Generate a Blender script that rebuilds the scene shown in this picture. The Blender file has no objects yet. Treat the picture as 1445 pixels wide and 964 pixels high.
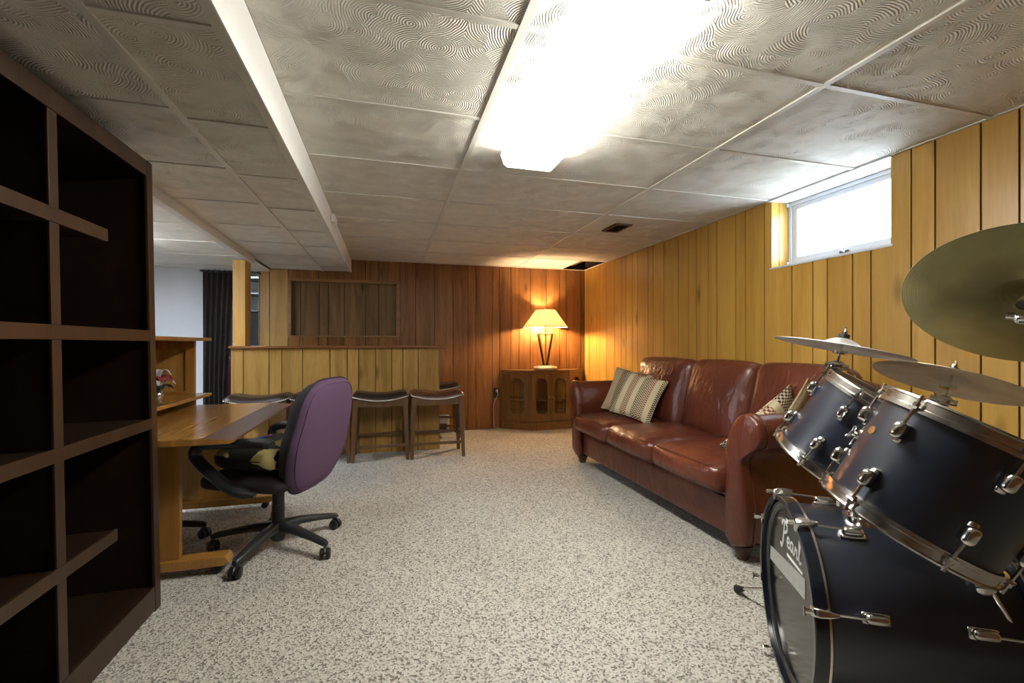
import bpy, bmesh, math, random
from mathutils import Vector, Matrix
R = math.radians
PI = math.pi
sc = bpy.context.scene
COL = sc.collection
random.seed(7)

# ---------------------------------------------------------------- camera, world, exposure
CAM_H = 1.082
cam = bpy.data.cameras.new('camera')
cam.sensor_width = 36.0
cam.lens = 36.0 * 642.0 / 1445.0
cam.shift_y = (486.0 - 482.0) / 1445.0
cam.clip_start = 0.02
co = bpy.data.objects.new('camera', cam)
COL.objects.link(co)
co.location = (0, 0, CAM_H)
co.rotation_euler = (R(90), 0, R(-15.42))
sc.camera = co

world = bpy.data.worlds.new('sky')
world.use_nodes = True
sc.world = world
bg = world.node_tree.nodes['Background']
bg.inputs['Color'].default_value = (0.80, 0.89, 1.0, 1)
bg.inputs['Strength'].default_value = 6.0
vs = sc.view_settings
vs.view_transform = 'Standard'
vs.look = 'None'
vs.exposure = 1.7
vs.gamma = 1.0
vs.use_curve_mapping = False

LIGHT_FIXTURE = 14.0       # emission of the fluorescent lenses
LIGHT_FILL_COOL = 18.0  # emission of the unseen fixtures added in the left and store rooms
LAMP_GLOW = 760.0         # emission of the little bulb in the table lamp

# ---------------------------------------------------------------- materials
MATS = {}


def newmat(name):
    m = bpy.data.materials.new(name)
    m.use_nodes = True
    MATS[name] = m
    nt = m.node_tree
    return m, nt, nt.nodes, nt.links, nt.nodes['Principled BSDF']


def c4(c):
    return (c[0], c[1], c[2], 1.0)


def plain(name, col, rough=0.5, metal=0.0, noise=0.0, nscale=30.0, bump=0.0, bscale=200.0, coat=0.0, spec=0.5):
    m, nt, N, L, p = newmat(name)
    p.inputs['Base Color'].default_value = c4(col)
    p.inputs['Roughness'].default_value = rough
    p.inputs['Metallic'].default_value = metal
    p.inputs['Specular IOR Level'].default_value = spec
    if coat:
        p.inputs['Coat Weight'].default_value = coat
        p.inputs['Coat Roughness'].default_value = 0.08
    tc = N.new('ShaderNodeTexCoord')
    if noise:
        n = N.new('ShaderNodeTexNoise')
        n.inputs['Scale'].default_value = nscale
        n.inputs['Detail'].default_value = 5
        L.new(tc.outputs['Object'], n.inputs['Vector'])
        r = N.new('ShaderNodeValToRGB')
        r.color_ramp.elements[0].position = 0.3
        r.color_ramp.elements[1].position = 0.7
        r.color_ramp.elements[0].color = c4([x * (1 - noise) for x in col])
        r.color_ramp.elements[1].color = c4([min(1, x * (1 + noise)) for x in col])
        L.new(n.outputs['Fac'], r.inputs['Fac'])
        L.new(r.outputs['Color'], p.inputs['Base Color'])
    if bump:
        n = N.new('ShaderNodeTexNoise')
        n.inputs['Scale'].default_value = bscale
        n.inputs['Detail'].default_value = 4
        L.new(tc.outputs['Object'], n.inputs['Vector'])
        b = N.new('ShaderNodeBump')
        b.inputs['Strength'].default_value = bump
        b.inputs['Distance'].default_value = 0.01
        L.new(n.outputs['Fac'], b.inputs['Height'])
        L.new(b.outputs['Normal'], p.inputs['Normal'])
    return m


def wood(name, dark, light, axis='Z', rough=0.35, scale=9.0, var=0.25, coat=0.0, knots=0.0, contrast=1.0, spec=0.5):
    """grain runs along the axis; each object gets its own stretch of grain and its own tone"""
    m, nt, N, L, p = newmat(name)
    p.inputs['Roughness'].default_value = rough
    p.inputs['Specular IOR Level'].default_value = spec
    if coat:
        p.inputs['Coat Weight'].default_value = coat
        p.inputs['Coat Roughness'].default_value = 0.15
    tc = N.new('ShaderNodeTexCoord')
    oi = N.new('ShaderNodeObjectInfo')
    off = N.new('ShaderNodeVectorMath'); off.operation = 'SCALE'
    comb = N.new('ShaderNodeCombineXYZ')
    for k, f in zip('XYZ', (37.0, 53.0, 71.0)):
        mm = N.new('ShaderNodeMath'); mm.operation = 'MULTIPLY'
        mm.inputs[1].default_value = f
        L.new(oi.outputs['Random'], mm.inputs[0])
        L.new(mm.outputs[0], comb.inputs[k])
    add = N.new('ShaderNodeVectorMath'); add.operation = 'ADD'
    L.new(tc.outputs['Object'], add.inputs[0])
    L.new(comb.outputs[0], add.inputs[1])
    mp = N.new('ShaderNodeMapping')
    s = {'X': (0.07, 1, 1), 'Y': (1, 0.07, 1), 'Z': (1, 1, 0.07)}[axis]
    mp.inputs['Scale'].default_value = s
    L.new(add.outputs[0], mp.inputs['Vector'])
    n1 = N.new('ShaderNodeTexNoise')
    n1.inputs['Scale'].default_value = scale
    n1.inputs['Detail'].default_value = 7
    n1.inputs['Roughness'].default_value = 0.6
    n1.inputs['Distortion'].default_value = 1.2
    L.new(mp.outputs[0], n1.inputs['Vector'])
    n2 = N.new('ShaderNodeTexNoise')
    n2.inputs['Scale'].default_value = scale * 14
    n2.inputs['Detail'].default_value = 3
    L.new(mp.outputs[0], n2.inputs['Vector'])
    mix = N.new('ShaderNodeMath'); mix.operation = 'MULTIPLY_ADD'
    L.new(n2.outputs['Fac'], mix.inputs[0])
    mix.inputs[1].default_value = 0.35
    L.new(n1.outputs['Fac'], mix.inputs[2])
    r = N.new('ShaderNodeValToRGB')
    r.color_ramp.elements[0].position = 0.5
    r.color_ramp.elements[1].position = 0.5 + 0.38 / contrast
    r.color_ramp.elements[0].color = c4(dark)
    r.color_ramp.elements[1].color = c4(light)
    L.new(mix.outputs[0], r.inputs['Fac'])
    last = r.outputs['Color']
    if knots:
        mpk = N.new('ShaderNodeMapping')
        mpk.inputs['Scale'].default_value = {'X': (1.2, 4, 4), 'Y': (4, 1.2, 4), 'Z': (4, 4, 1.2)}[axis]
        L.new(add.outputs[0], mpk.inputs['Vector'])
        v = N.new('ShaderNodeTexVoronoi')
        v.inputs['Scale'].default_value = 1.0
        L.new(mpk.outputs[0], v.inputs['Vector'])
        rk = N.new('ShaderNodeValToRGB')
        rk.color_ramp.elements[0].position = 0.02
        rk.color_ramp.elements[1].position = 0.13
        rk.color_ramp.elements[0].color = (0, 0, 0, 1)
        rk.color_ramp.elements[1].color = (1, 1, 1, 1)
        L.new(v.outputs['Distance'], rk.inputs['Fac'])
        mk = N.new('ShaderNodeMix'); mk.data_type = 'RGBA'
        mk.inputs[6].default_value = c4([x * (1 - knots) for x in dark])
        L.new(rk.outputs['Color'], mk.inputs[0])
        L.new(last, mk.inputs[7])
        last = mk.outputs[2]
    hs = N.new('ShaderNodeHueSaturation')
    mr = N.new('ShaderNodeMapRange')
    mr.inputs['To Min'].default_value = 1 - var
    mr.inputs['To Max'].default_value = 1 + var
    L.new(oi.outputs['Random'], mr.inputs['Value'])
    L.new(mr.outputs[0], hs.inputs['Value'])
    L.new(last, hs.inputs['Color'])
    L.new(hs.outputs['Color'], p.inputs['Base Color'])
    b = N.new('ShaderNodeBump')
    b.inputs['Strength'].default_value = 0.06
    b.inputs['Distance'].default_value = 0.004
    L.new(n2.outputs['Fac'], b.inputs['Height'])
    L.new(b.outputs['Normal'], p.inputs['Normal'])
    return m


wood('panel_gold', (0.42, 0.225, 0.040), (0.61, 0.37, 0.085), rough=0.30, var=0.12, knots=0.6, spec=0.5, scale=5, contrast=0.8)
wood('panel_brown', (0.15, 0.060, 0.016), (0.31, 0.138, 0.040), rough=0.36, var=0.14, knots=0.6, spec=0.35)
wood('panel_bar', (0.29, 0.155, 0.032), (0.48, 0.285, 0.080), rough=0.38, var=0.12, knots=0.3, spec=0.35)
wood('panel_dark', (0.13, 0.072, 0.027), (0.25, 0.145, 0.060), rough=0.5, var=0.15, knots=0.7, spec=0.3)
wood('trim_wood', (0.20, 0.10, 0.028), (0.34, 0.175, 0.05), axis='X', rough=0.4, var=0.1)
wood('post_wood', (0.42, 0.21, 0.04), (0.62, 0.36, 0.09), rough=0.38, var=0.1, scale=5)
wood('bar_top', (0.16, 0.055, 0.018), (0.26, 0.10, 0.03), axis='X', rough=0.3, var=0.1)
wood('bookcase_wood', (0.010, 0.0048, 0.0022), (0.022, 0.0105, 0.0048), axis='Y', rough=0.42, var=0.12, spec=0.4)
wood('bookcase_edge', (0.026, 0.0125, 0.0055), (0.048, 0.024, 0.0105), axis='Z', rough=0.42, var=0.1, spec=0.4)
wood('desk_top', (0.30, 0.14, 0.030), (0.50, 0.26, 0.065), axis='Y', rough=0.26, var=0.05, scale=6, coat=0.25)
wood('desk_wood', (0.28, 0.125, 0.026), (0.44, 0.22, 0.05), axis='Z', rough=0.38, var=0.08, scale=6)
wood('desk_dark', (0.060, 0.028, 0.014), (0.095, 0.046, 0.024), axis='Y', rough=0.45, var=0.05)
wood('stool_wood', (0.075, 0.035, 0.012), (0.15, 0.074, 0.028), rough=0.4, var=0.1)
wood('cabinet_wood', (0.14, 0.062, 0.015), (0.24, 0.115, 0.032), rough=0.36, var=0.08, scale=14)
wood('foot_wood', (0.03, 0.012, 0.006), (0.06, 0.025, 0.012), rough=0.35, var=0.05)
plain('groove_dark', (0.022, 0.011, 0.005), 0.8, noise=0.2)
plain('white_paint', (0.84, 0.84, 0.82), 0.55, noise=0.03, nscale=4)
plain('wall_white', (0.66, 0.67, 0.70), 0.7, noise=0.03, nscale=3)
plain('tee_white', (0.66, 0.64, 0.58), 0.45, noise=0.04, nscale=6)
plain('window_white', (0.60, 0.63, 0.67), 0.45, noise=0.02)
plain('concrete', (0.30, 0.28, 0.26), 0.9, noise=0.2, nscale=8)
plain('chrome', (0.78, 0.77, 0.74), 0.14, 1.0, noise=0.06, nscale=40)
plain('chrome_worn', (0.66, 0.63, 0.58), 0.24, 1.0, noise=0.12, nscale=60)
plain('black_plastic', (0.012, 0.012, 0.013), 0.38, noise=0.15, nscale=80, bump=0.08, bscale=900)
plain('grey_black', (0.022, 0.024, 0.026), 0.36, noise=0.12, nscale=60, bump=0.08, bscale=900)
plain('rubber', (0.010, 0.010, 0.011), 0.6, noise=0.1)
plain('fabric_purple', (0.105, 0.053, 0.112), 0.85, noise=0.12, nscale=300, bump=0.35, bscale=1400)
plain('fabric_dark', (0.020, 0.012, 0.016), 0.9, noise=0.25, nscale=250, bump=0.35, bscale=1200)
plain('piping_dark', (0.012, 0.008, 0.012), 0.7, noise=0.1)
plain('stool_leather', (0.022, 0.013, 0.009), 0.32, noise=0.2, nscale=25, bump=0.1, bscale=160)
plain('stool_leather_brown', (0.075, 0.030, 0.014), 0.32, noise=0.2, nscale=25, bump=0.1, bscale=160)
plain('nail_head', (0.80, 0.75, 0.66), 0.3, 0.3, noise=0.05)
plain('drum_shell', (0.008, 0.012, 0.026), 0.36, noise=0.25, nscale=5, coat=0.25, spec=0.9)
plain('drum_hoop_dark', (0.006, 0.009, 0.017), 0.22, noise=0.2, nscale=9, coat=0.4)
plain('drum_head_black', (0.006, 0.006, 0.006), 0.14, noise=0.1)
plain('drum_head_white', (0.62, 0.60, 0.55), 0.4, noise=0.08, nscale=12)
plain('bronze_badge', (0.50, 0.34, 0.16), 0.35, 0.8, noise=0.15, nscale=90)
plain('print_white', (0.80, 0.80, 0.78), 0.5, noise=0.03)
plain('print_blue', (0.10, 0.13, 0.30), 0.5, noise=0.1)
plain('duct_tape', (0.36, 0.37, 0.35), 0.45, noise=0.12, nscale=45, bump=0.2, bscale=300)
plain('lamp_iron', (0.085, 0.042, 0.018), 0.4, 0.7, noise=0.2, nscale=40)
plain('lamp_base_stone', (0.52, 0.42, 0.27), 0.55, noise=0.15, nscale=25)
plain('brass', (0.55, 0.38, 0.14), 0.3, 1.0, noise=0.1)
plain('curtain_brown', (0.020, 0.012, 0.009), 0.85, noise=0.3, nscale=12, bump=0.2, bscale=500)
plain('magenta_cloth', (0.17, 0.03, 0.07), 0.85, noise=0.2, bump=0.2, bscale=300)
plain('tan_cloth', (0.36, 0.285, 0.165), 0.9, noise=0.1, nscale=60, bump=0.3, bscale=1300)
plain('outlet_black', (0.015, 0.014, 0.013), 0.4, noise=0.1)
plain('cord_white', (0.55, 0.50, 0.42), 0.5, noise=0.05)
plain('vent_brown', (0.070, 0.035, 0.016), 0.45, 0.4, noise=0.15)
plain('void_dark', (0.010, 0.007, 0.005), 0.9, noise=0.2)
plain('joist_wood', (0.10, 0.05, 0.025), 0.8, noise=0.25, nscale=20)
plain('petal_red', (0.30, 0.03, 0.035), 0.6, noise=0.2)
plain('petal_white', (0.75, 0.74, 0.74), 0.6, noise=0.05)
plain('leaf_dark', (0.02, 0.035, 0.03), 0.6, noise=0.2)
plain('vase_silver', (0.55, 0.55, 0.58), 0.2, 0.9, noise=0.05)
plain('shelf_metal', (0.12, 0.13, 0.13), 0.4, 0.5, noise=0.1)
plain('room_grey', (0.32, 0.36, 0.35), 0.8, noise=0.08, nscale=5)
plain('box_white', (0.60, 0.59, 0.57), 0.6, noise=0.05)
plain('box_print', (0.10, 0.10, 0.12), 0.6, noise=0.2)
plain('shoe_dark', (0.02, 0.02, 0.025), 0.6, noise=0.2)


def mat_leather():
    m, nt, N, L, p = newmat('leather')
    tc = N.new('ShaderNodeTexCoord')
    n = N.new('ShaderNodeTexNoise'); n.inputs['Scale'].default_value = 3.2; n.inputs['Detail'].default_value = 6
    L.new(tc.outputs['Object'], n.inputs['Vector'])
    r = N.new('ShaderNodeValToRGB')
    r.color_ramp.elements[0].position = 0.3; r.color_ramp.elements[1].position = 0.72
    r.color_ramp.elements[0].color = (0.070, 0.015, 0.009, 1)
    r.color_ramp.elements[1].color = (0.140, 0.036, 0.017, 1)
    L.new(n.outputs['Fac'], r.inputs['Fac'])
    L.new(r.outputs['Color'], p.inputs['Base Color'])
    p.inputs['Roughness'].default_value = 0.29
    # slow creases, and the fine grain on top
    mp = N.new('ShaderNodeMapping'); mp.inputs['Scale'].default_value = (1.0, 1.6, 0.8)
    L.new(tc.outputs['Object'], mp.inputs['Vector'])
    w = N.new('ShaderNodeTexNoise'); w.inputs['Scale'].default_value = 7; w.inputs['Detail'].default_value = 3
    w.inputs['Distortion'].default_value = 1.5
    L.new(mp.outputs[0], w.inputs['Vector'])
    v = N.new('ShaderNodeTexVoronoi'); v.inputs['Scale'].default_value = 320
    L.new(tc.outputs['Object'], v.inputs['Vector'])
    b1 = N.new('ShaderNodeBump'); b1.inputs['Strength'].default_value = 0.3; b1.inputs['Distance'].default_value = 0.03
    b2 = N.new('ShaderNodeBump'); b2.inputs['Strength'].default_value = 0.08; b2.inputs['Distance'].default_value = 0.003
    L.new(w.outputs['Fac'], b1.inputs['Height'])
    L.new(v.outputs['Distance'], b2.inputs['Height'])
    L.new(b1.outputs['Normal'], b2.inputs['Normal'])
    L.new(b2.outputs['Normal'], p.inputs['Normal'])


mat_leather()


def mat_carpet():
    m, nt, N, L, p = newmat('carpet')
    tc = N.new('ShaderNodeTexCoord')
    v = N.new('ShaderNodeTexVoronoi'); v.inputs['Scale'].default_value = 165; v.voronoi_dimensions = '2D'
    L.new(tc.outputs['Object'], v.inputs['Vector'])
    sp = N.new('ShaderNodeSeparateColor'); L.new(v.outputs['Color'], sp.inputs[0])
    n = N.new('ShaderNodeTexNoise'); n.inputs['Scale'].default_value = 80; n.inputs['Detail'].default_value = 3
    L.new(tc.outputs['Object'], n.inputs['Vector'])
    ad = N.new('ShaderNodeMath'); ad.operation = 'MULTIPLY_ADD'; ad.inputs[1].default_value = 0.4
    L.new(n.outputs['Fac'], ad.inputs[0]); L.new(sp.outputs[0], ad.inputs[2])
    r = N.new('ShaderNodeValToRGB')
    e = r.color_ramp.elements
    e[0].position = 0.28; e[0].color = (0.16, 0.147, 0.13, 1)
    e[1].position = 0.95; e[1].color = (0.51, 0.495, 0.45, 1)
    k = e.new(0.50); k.color = (0.355, 0.338, 0.302, 1)
    L.new(ad.outputs[0], r.inputs['Fac'])
    n2 = N.new('ShaderNodeTexNoise'); n2.inputs['Scale'].default_value = 1.4; n2.inputs['Detail'].default_value = 4
    L.new(tc.outputs['Object'], n2.inputs['Vector'])
    hs = N.new('ShaderNodeHueSaturation')
    mr = N.new('ShaderNodeMapRange'); mr.inputs['To Min'].default_value = 0.86; mr.inputs['To Max'].default_value = 1.14
    L.new(n2.outputs['Fac'], mr.inputs['Value'])
    L.new(mr.outputs[0], hs.inputs['Value'])
    L.new(r.outputs['Color'], hs.inputs['Color'])
    L.new(hs.outputs['Color'], p.inputs['Base Color'])
    p.inputs['Roughness'].default_value = 0.95
    p.inputs['Specular IOR Level'].default_value = 0.1
    b = N.new('ShaderNodeBump'); b.inputs['Strength'].default_value = 0.4; b.inputs['Distance'].default_value = 0.006
    L.new(v.outputs['Distance'], b.inputs['Height'])
    L.new(b.outputs['Normal'], p.inputs['Normal'])


mat_carpet()


def mat_tile():
    """plaster-look ceiling tile: fans of combed arcs, one fan per cell"""
    m, nt, N, L, p = newmat('ceiling_tile')
    tc = N.new('ShaderNodeTexCoord')
    mp = N.new('ShaderNodeMapping'); mp.inputs['Scale'].default_value = (1, 1, 0)
    L.new(tc.outputs['Object'], mp.inputs['Vector'])
    ns = N.new('ShaderNodeTexNoise'); ns.inputs['Scale'].default_value = 14
    L.new(mp.outputs[0], ns.inputs['Vector'])
    vm = N.new('ShaderNodeVectorMath'); vm.operation = 'MULTIPLY_ADD'
    L.new(ns.outputs['Color'], vm.inputs[0]); vm.inputs[1].default_value = (0.016, 0.016, 0.0)
    L.new(mp.outputs[0], vm.inputs[2])
    v = N.new('ShaderNodeTexVoronoi'); v.inputs['Scale'].default_value = 8.0; v.voronoi_dimensions = '2D'
    L.new(vm.outputs[0], v.inputs['Vector'])
    d = N.new('ShaderNodeVectorMath'); d.operation = 'SUBTRACT'
    L.new(vm.outputs[0], d.inputs[0]); L.new(v.outputs['Position'], d.inputs[1])
    o = N.new('ShaderNodeVectorMath'); o.operation = 'MULTIPLY_ADD'
    L.new(v.outputs['Color'], o.inputs[0]); o.inputs[1].default_value = (0.26, 0.26, 0.0); o.inputs[2].default_value = (-0.13, -0.13, 0)
    d2 = N.new('ShaderNodeVectorMath'); d2.operation = 'ADD'
    L.new(d.outputs[0], d2.inputs[0]); L.new(o.outputs[0], d2.inputs[1])
    ln = N.new('ShaderNodeVectorMath'); ln.operation = 'LENGTH'
    L.new(d2.outputs[0], ln.inputs[0])
    mu = N.new('ShaderNodeMath'); mu.operation = 'MULTIPLY'; mu.inputs[1].default_value = 720.0
    L.new(ln.outputs['Value'], mu.inputs[0])
    si = N.new('ShaderNodeMath'); si.operation = 'SINE'
    L.new(mu.outputs[0], si.inputs[0])
    # the comb fades out between the fans
    n3 = N.new('ShaderNodeTexNoise'); n3.inputs['Scale'].default_value = 11; n3.inputs['Detail'].default_value = 3
    L.new(mp.outputs[0], n3.inputs['Vector'])
    mr = N.new('ShaderNodeMapRange'); mr.inputs['From Min'].default_value = 0.36; mr.inputs['From Max'].default_value = 0.54
    L.new(n3.outputs['Fac'], mr.inputs['Value'])
    mm = N.new('ShaderNodeMath'); mm.operation = 'MULTIPLY'
    L.new(si.outputs[0], mm.inputs[0]); L.new(mr.outputs[0], mm.inputs[1])
    n4 = N.new('ShaderNodeTexNoise'); n4.inputs['Scale'].default_value = 160; n4.inputs['Detail'].default_value = 3
    L.new(mp.outputs[0], n4.inputs['Vector'])
    ad = N.new('ShaderNodeMath'); ad.operation = 'MULTIPLY_ADD'; ad.inputs[1].default_value = 0.9
    L.new(n4.outputs['Fac'], ad.inputs[0]); L.new(mm.outputs[0], ad.inputs[2])
    b = N.new('ShaderNodeBump'); b.inputs['Strength'].default_value = 0.7; b.inputs['Distance'].default_value = 0.0035
    L.new(ad.outputs[0], b.inputs['Height'])
    L.new(b.outputs['Normal'], p.inputs['Normal'])
    n5 = N.new('ShaderNodeTexNoise'); n5.inputs['Scale'].default_value = 7; n5.inputs['Detail'].default_value = 4
    L.new(mp.outputs[0], n5.inputs['Vector'])
    r = N.new('ShaderNodeValToRGB')
    r.color_ramp.elements[0].position = 0.3; r.color_ramp.elements[1].position = 0.7
    r.color_ramp.elements[0].color = (0.70, 0.675, 0.60, 1)
    r.color_ramp.elements[1].color = (0.80, 0.775, 0.71, 1)
    L.new(n5.outputs['Fac'], r.inputs['Fac'])
    L.new(r.outputs['Color'], p.inputs['Base Color'])
    p.inputs['Roughness'].default_value = 0.65
    p.inputs['Specular IOR Level'].default_value = 0.18


mat_tile()


def mat_emit(name, col, strength):
    m, nt, N, L, p = newmat(name)
    p.inputs['Base Color'].default_value = (0.85, 0.85, 0.85, 1)
    p.inputs['Roughness'].default_value = 0.4
    p.inputs['Emission Color'].default_value = c4(col)
    p.inputs['Emission Strength'].default_value = strength


mat_emit('fluorescent_lens', (1.0, 0.972, 0.885), LIGHT_FIXTURE)
mat_emit('bulb_white', (1.0, 0.66, 0.36), LAMP_GLOW)
mat_emit('fluorescent_side', (1.0, 0.972, 0.885), LIGHT_FIXTURE * 0.55)
mat_emit('fill_lens_cool', (0.72, 0.84, 1.0), LIGHT_FILL_COOL)  # lens of the added fill fixtures only


def mat_glass():
    m, nt, N, L, p = newmat('pane_glass')
    tr = N.new('ShaderNodeBsdfTransparent'); tr.inputs['Color'].default_value = (0.94, 0.97, 0.97, 1)
    gl = N.new('ShaderNodeBsdfGlossy'); gl.inputs['Roughness'].default_value = 0.03
    mx = N.new('ShaderNodeMixShader'); mx.inputs[0].default_value = 0.06
    L.new(tr.outputs[0], mx.inputs[1]); L.new(gl.outputs[0], mx.inputs[2])
    L.new(mx.outputs[0], N['Material Output'].inputs['Surface'])


mat_glass()


def mat_shade():
    m, nt, N, L, p = newmat('shade_cloth')
    tc = N.new('ShaderNodeTexCoord')
    n = N.new('ShaderNodeTexNoise'); n.inputs['Scale'].default_value = 120
    L.new(tc.outputs['Object'], n.inputs['Vector'])
    r = N.new('ShaderNodeValToRGB')
    r.color_ramp.elements[0].color = (0.66, 0.57, 0.40, 1); r.color_ramp.elements[1].color = (0.82, 0.74, 0.56, 1)
    L.new(n.outputs['Fac'], r.inputs['Fac'])
    d = N.new('ShaderNodeBsdfDiffuse'); t = N.new('ShaderNodeBsdfTranslucent')
    L.new(r.outputs['Color'], d.inputs['Color']); L.new(r.outputs['Color'], t.inputs['Color'])
    mx = N.new('ShaderNodeMixShader'); mx.inputs[0].default_value = 0.36
    L.new(d.outputs[0], mx.inputs[1]); L.new(t.outputs[0], mx.inputs[2])
    L.new(mx.outputs[0], N['Material Output'].inputs['Surface'])


mat_shade()


def mat_cymbal(name, col, rough):
    m, nt, N, L, p = newmat(name)
    tc = N.new('ShaderNodeTexCoord')
    sp = N.new('ShaderNodeSeparateXYZ'); L.new(tc.outputs['Object'], sp.inputs[0])
    cb = N.new('ShaderNodeCombineXYZ'); L.new(sp.outputs[0], cb.inputs[0]); L.new(sp.outputs[1], cb.inputs[1])
    ln = N.new('ShaderNodeVectorMath'); ln.operation = 'LENGTH'; L.new(cb.outputs[0], ln.inputs[0])
    mu = N.new('ShaderNodeMath'); mu.operation = 'MULTIPLY'; mu.inputs[1].default_value = 1250
    L.new(ln.outputs['Value'], mu.inputs[0])
    si = N.new('ShaderNodeMath'); si.operation = 'SINE'; L.new(mu.outputs[0], si.inputs[0])
    b = N.new('ShaderNodeBump'); b.inputs['Strength'].default_value = 0.16; b.inputs['Distance'].default_value = 0.002
    L.new(si.outputs[0], b.inputs['Height']); L.new(b.outputs['Normal'], p.inputs['Normal'])
    n = N.new('ShaderNodeTexNoise'); n.inputs['Scale'].default_value = 9; n.inputs['Detail'].default_value = 5
    L.new(tc.outputs['Object'], n.inputs['Vector'])
    r = N.new('ShaderNodeValToRGB')
    r.color_ramp.elements[0].position = 0.3; r.color_ramp.elements[1].position = 0.75
    r.color_ramp.elements[0].color = c4([x * 0.75 for x in col]); r.color_ramp.elements[1].color = c4(col)
    L.new(n.outputs['Fac'], r.inputs['Fac']); L.new(r.outputs['Color'], p.inputs['Base Color'])
    p.inputs['Metallic'].default_value = 1.0
    p.inputs['Roughness'].default_value = rough


mat_cymbal('cymbal_bright', (0.96, 0.95, 0.94), 0.6)
mat_cymbal('cymbal_bronze', (0.93, 0.83, 0.68), 0.55)
mat_cymbal('cymbal_olive', (0.42, 0.38, 0.19), 0.34)


def mat_weave(name, bands):
    """woven check of cream, maroon and dark dashes; bands = keep plain tan stripes between"""
    m, nt, N, L, p = newmat(name)
    tc = N.new('ShaderNodeTexCoord')
    mp = N.new('ShaderNodeMapping'); mp.inputs['Scale'].default_value = (70, 115, 0)
    L.new(tc.outputs['Object'], mp.inputs['Vector'])
    ck = N.new('ShaderNodeTexChecker'); ck.inputs['Scale'].default_value = 1.0
    L.new(mp.outputs[0], ck.inputs['Vector'])
    sp = N.new('ShaderNodeSeparateXYZ'); L.new(tc.outputs['Object'], sp.inputs[0])
    mu = N.new('ShaderNodeMath'); mu.operation = 'MULTIPLY_ADD'; mu.inputs[1].default_value = 2.4; mu.inputs[2].default_value = 0.5
    L.new(sp.outputs[0], mu.inputs[0])
    r = N.new('ShaderNodeValToRGB'); r.color_ramp.interpolation = 'CONSTANT'
    e = r.color_ramp.elements
    dark, red, cream = (0.05, 0.025, 0.03, 1), (0.16, 0.03, 0.03, 1), (0.52, 0.44, 0.28, 1)
    tan = (0.36, 0.285, 0.165, 1)
    seq = [(0.0, tan), (0.24, dark), (0.38, tan), (0.52, red), (0.66, dark), (0.76, cream), (0.86, dark)] if bands else \
          [(0.0, dark), (0.16, cream), (0.28, red), (0.42, cream), (0.52, dark), (0.66, red), (0.78, cream), (0.88, dark)]
    e[0].position, e[0].color = seq[0]
    e[1].position, e[1].color = seq[1]
    for pos, col in seq[2:]:
        k = e.new(pos); k.color = col
    L.new(mu.outputs[0], r.inputs['Fac'])
    mx = N.new('ShaderNodeMix'); mx.data_type = 'RGBA'
    L.new(ck.outputs['Fac'], mx.inputs[0])
    L.new(r.outputs['Color'], mx.inputs[6])
    mx.inputs[7].default_value = tan if bands else cream
    L.new(mx.outputs[2], p.inputs['Base Color'])
    p.inputs['Roughness'].default_value = 0.9
    b = N.new('ShaderNodeBump'); b.inputs['Strength'].default_value = 0.4; b.inputs['Distance'].default_value = 0.004
    L.new(ck.outputs['Fac'], b.inputs['Height']); L.new(b.outputs['Normal'], p.inputs['Normal'])


mat_weave('weave_bands', True)
mat_weave('weave_full', False)


def mat_print():
    m, nt, N, L, p = newmat('print_cushion')
    tc = N.new('ShaderNodeTexCoord')
    ns = N.new('ShaderNodeTexNoise'); ns.inputs['Scale'].default_value = 9; ns.inputs['Detail'].default_value = 2
    L.new(tc.outputs['Object'], ns.inputs['Vector'])
    vm = N.new('ShaderNodeVectorMath'); vm.operation = 'MULTIPLY_ADD'
    L.new(ns.outputs['Color'], vm.inputs[0]); vm.inputs[1].default_value = (0.09, 0.09, 0.09)
    L.new(tc.outputs['Object'], vm.inputs[2])
    v = N.new('ShaderNodeTexVoronoi'); v.inputs['Scale'].default_value = 9
    L.new(vm.outputs[0], v.inputs['Vector'])
    sp = N.new('ShaderNodeSeparateColor'); L.new(v.outputs['Color'], sp.inputs[0])
    r = N.new('ShaderNodeValToRGB'); r.color_ramp.interpolation = 'CONSTANT'
    e = r.color_ramp.elements
    e[0].position = 0.0; e[0].color = (0.010, 0.010, 0.009, 1)
    e[1].position = 0.46; e[1].color = (0.62, 0.52, 0.20, 1)
    for pos, c in ((0.60, (0.012, 0.012, 0.01, 1)), (0.68, (0.50, 0.48, 0.05, 1)), (0.78, (0.02, 0.10, 0.36, 1)),
                   (0.86, (0.012, 0.012, 0.01, 1)), (0.93, (0.50, 0.06, 0.25, 1))):
        k = e.new(pos); k.color = c
    L.new(sp.outputs[0], r.inputs['Fac']); L.new(r.outputs['Color'], p.inputs['Base Color'])
    p.inputs['Roughness'].default_value = 0.7


mat_print()

# ---------------------------------------------------------------- mesh helpers
MW = {}      # world matrices of roots built so far


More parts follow.
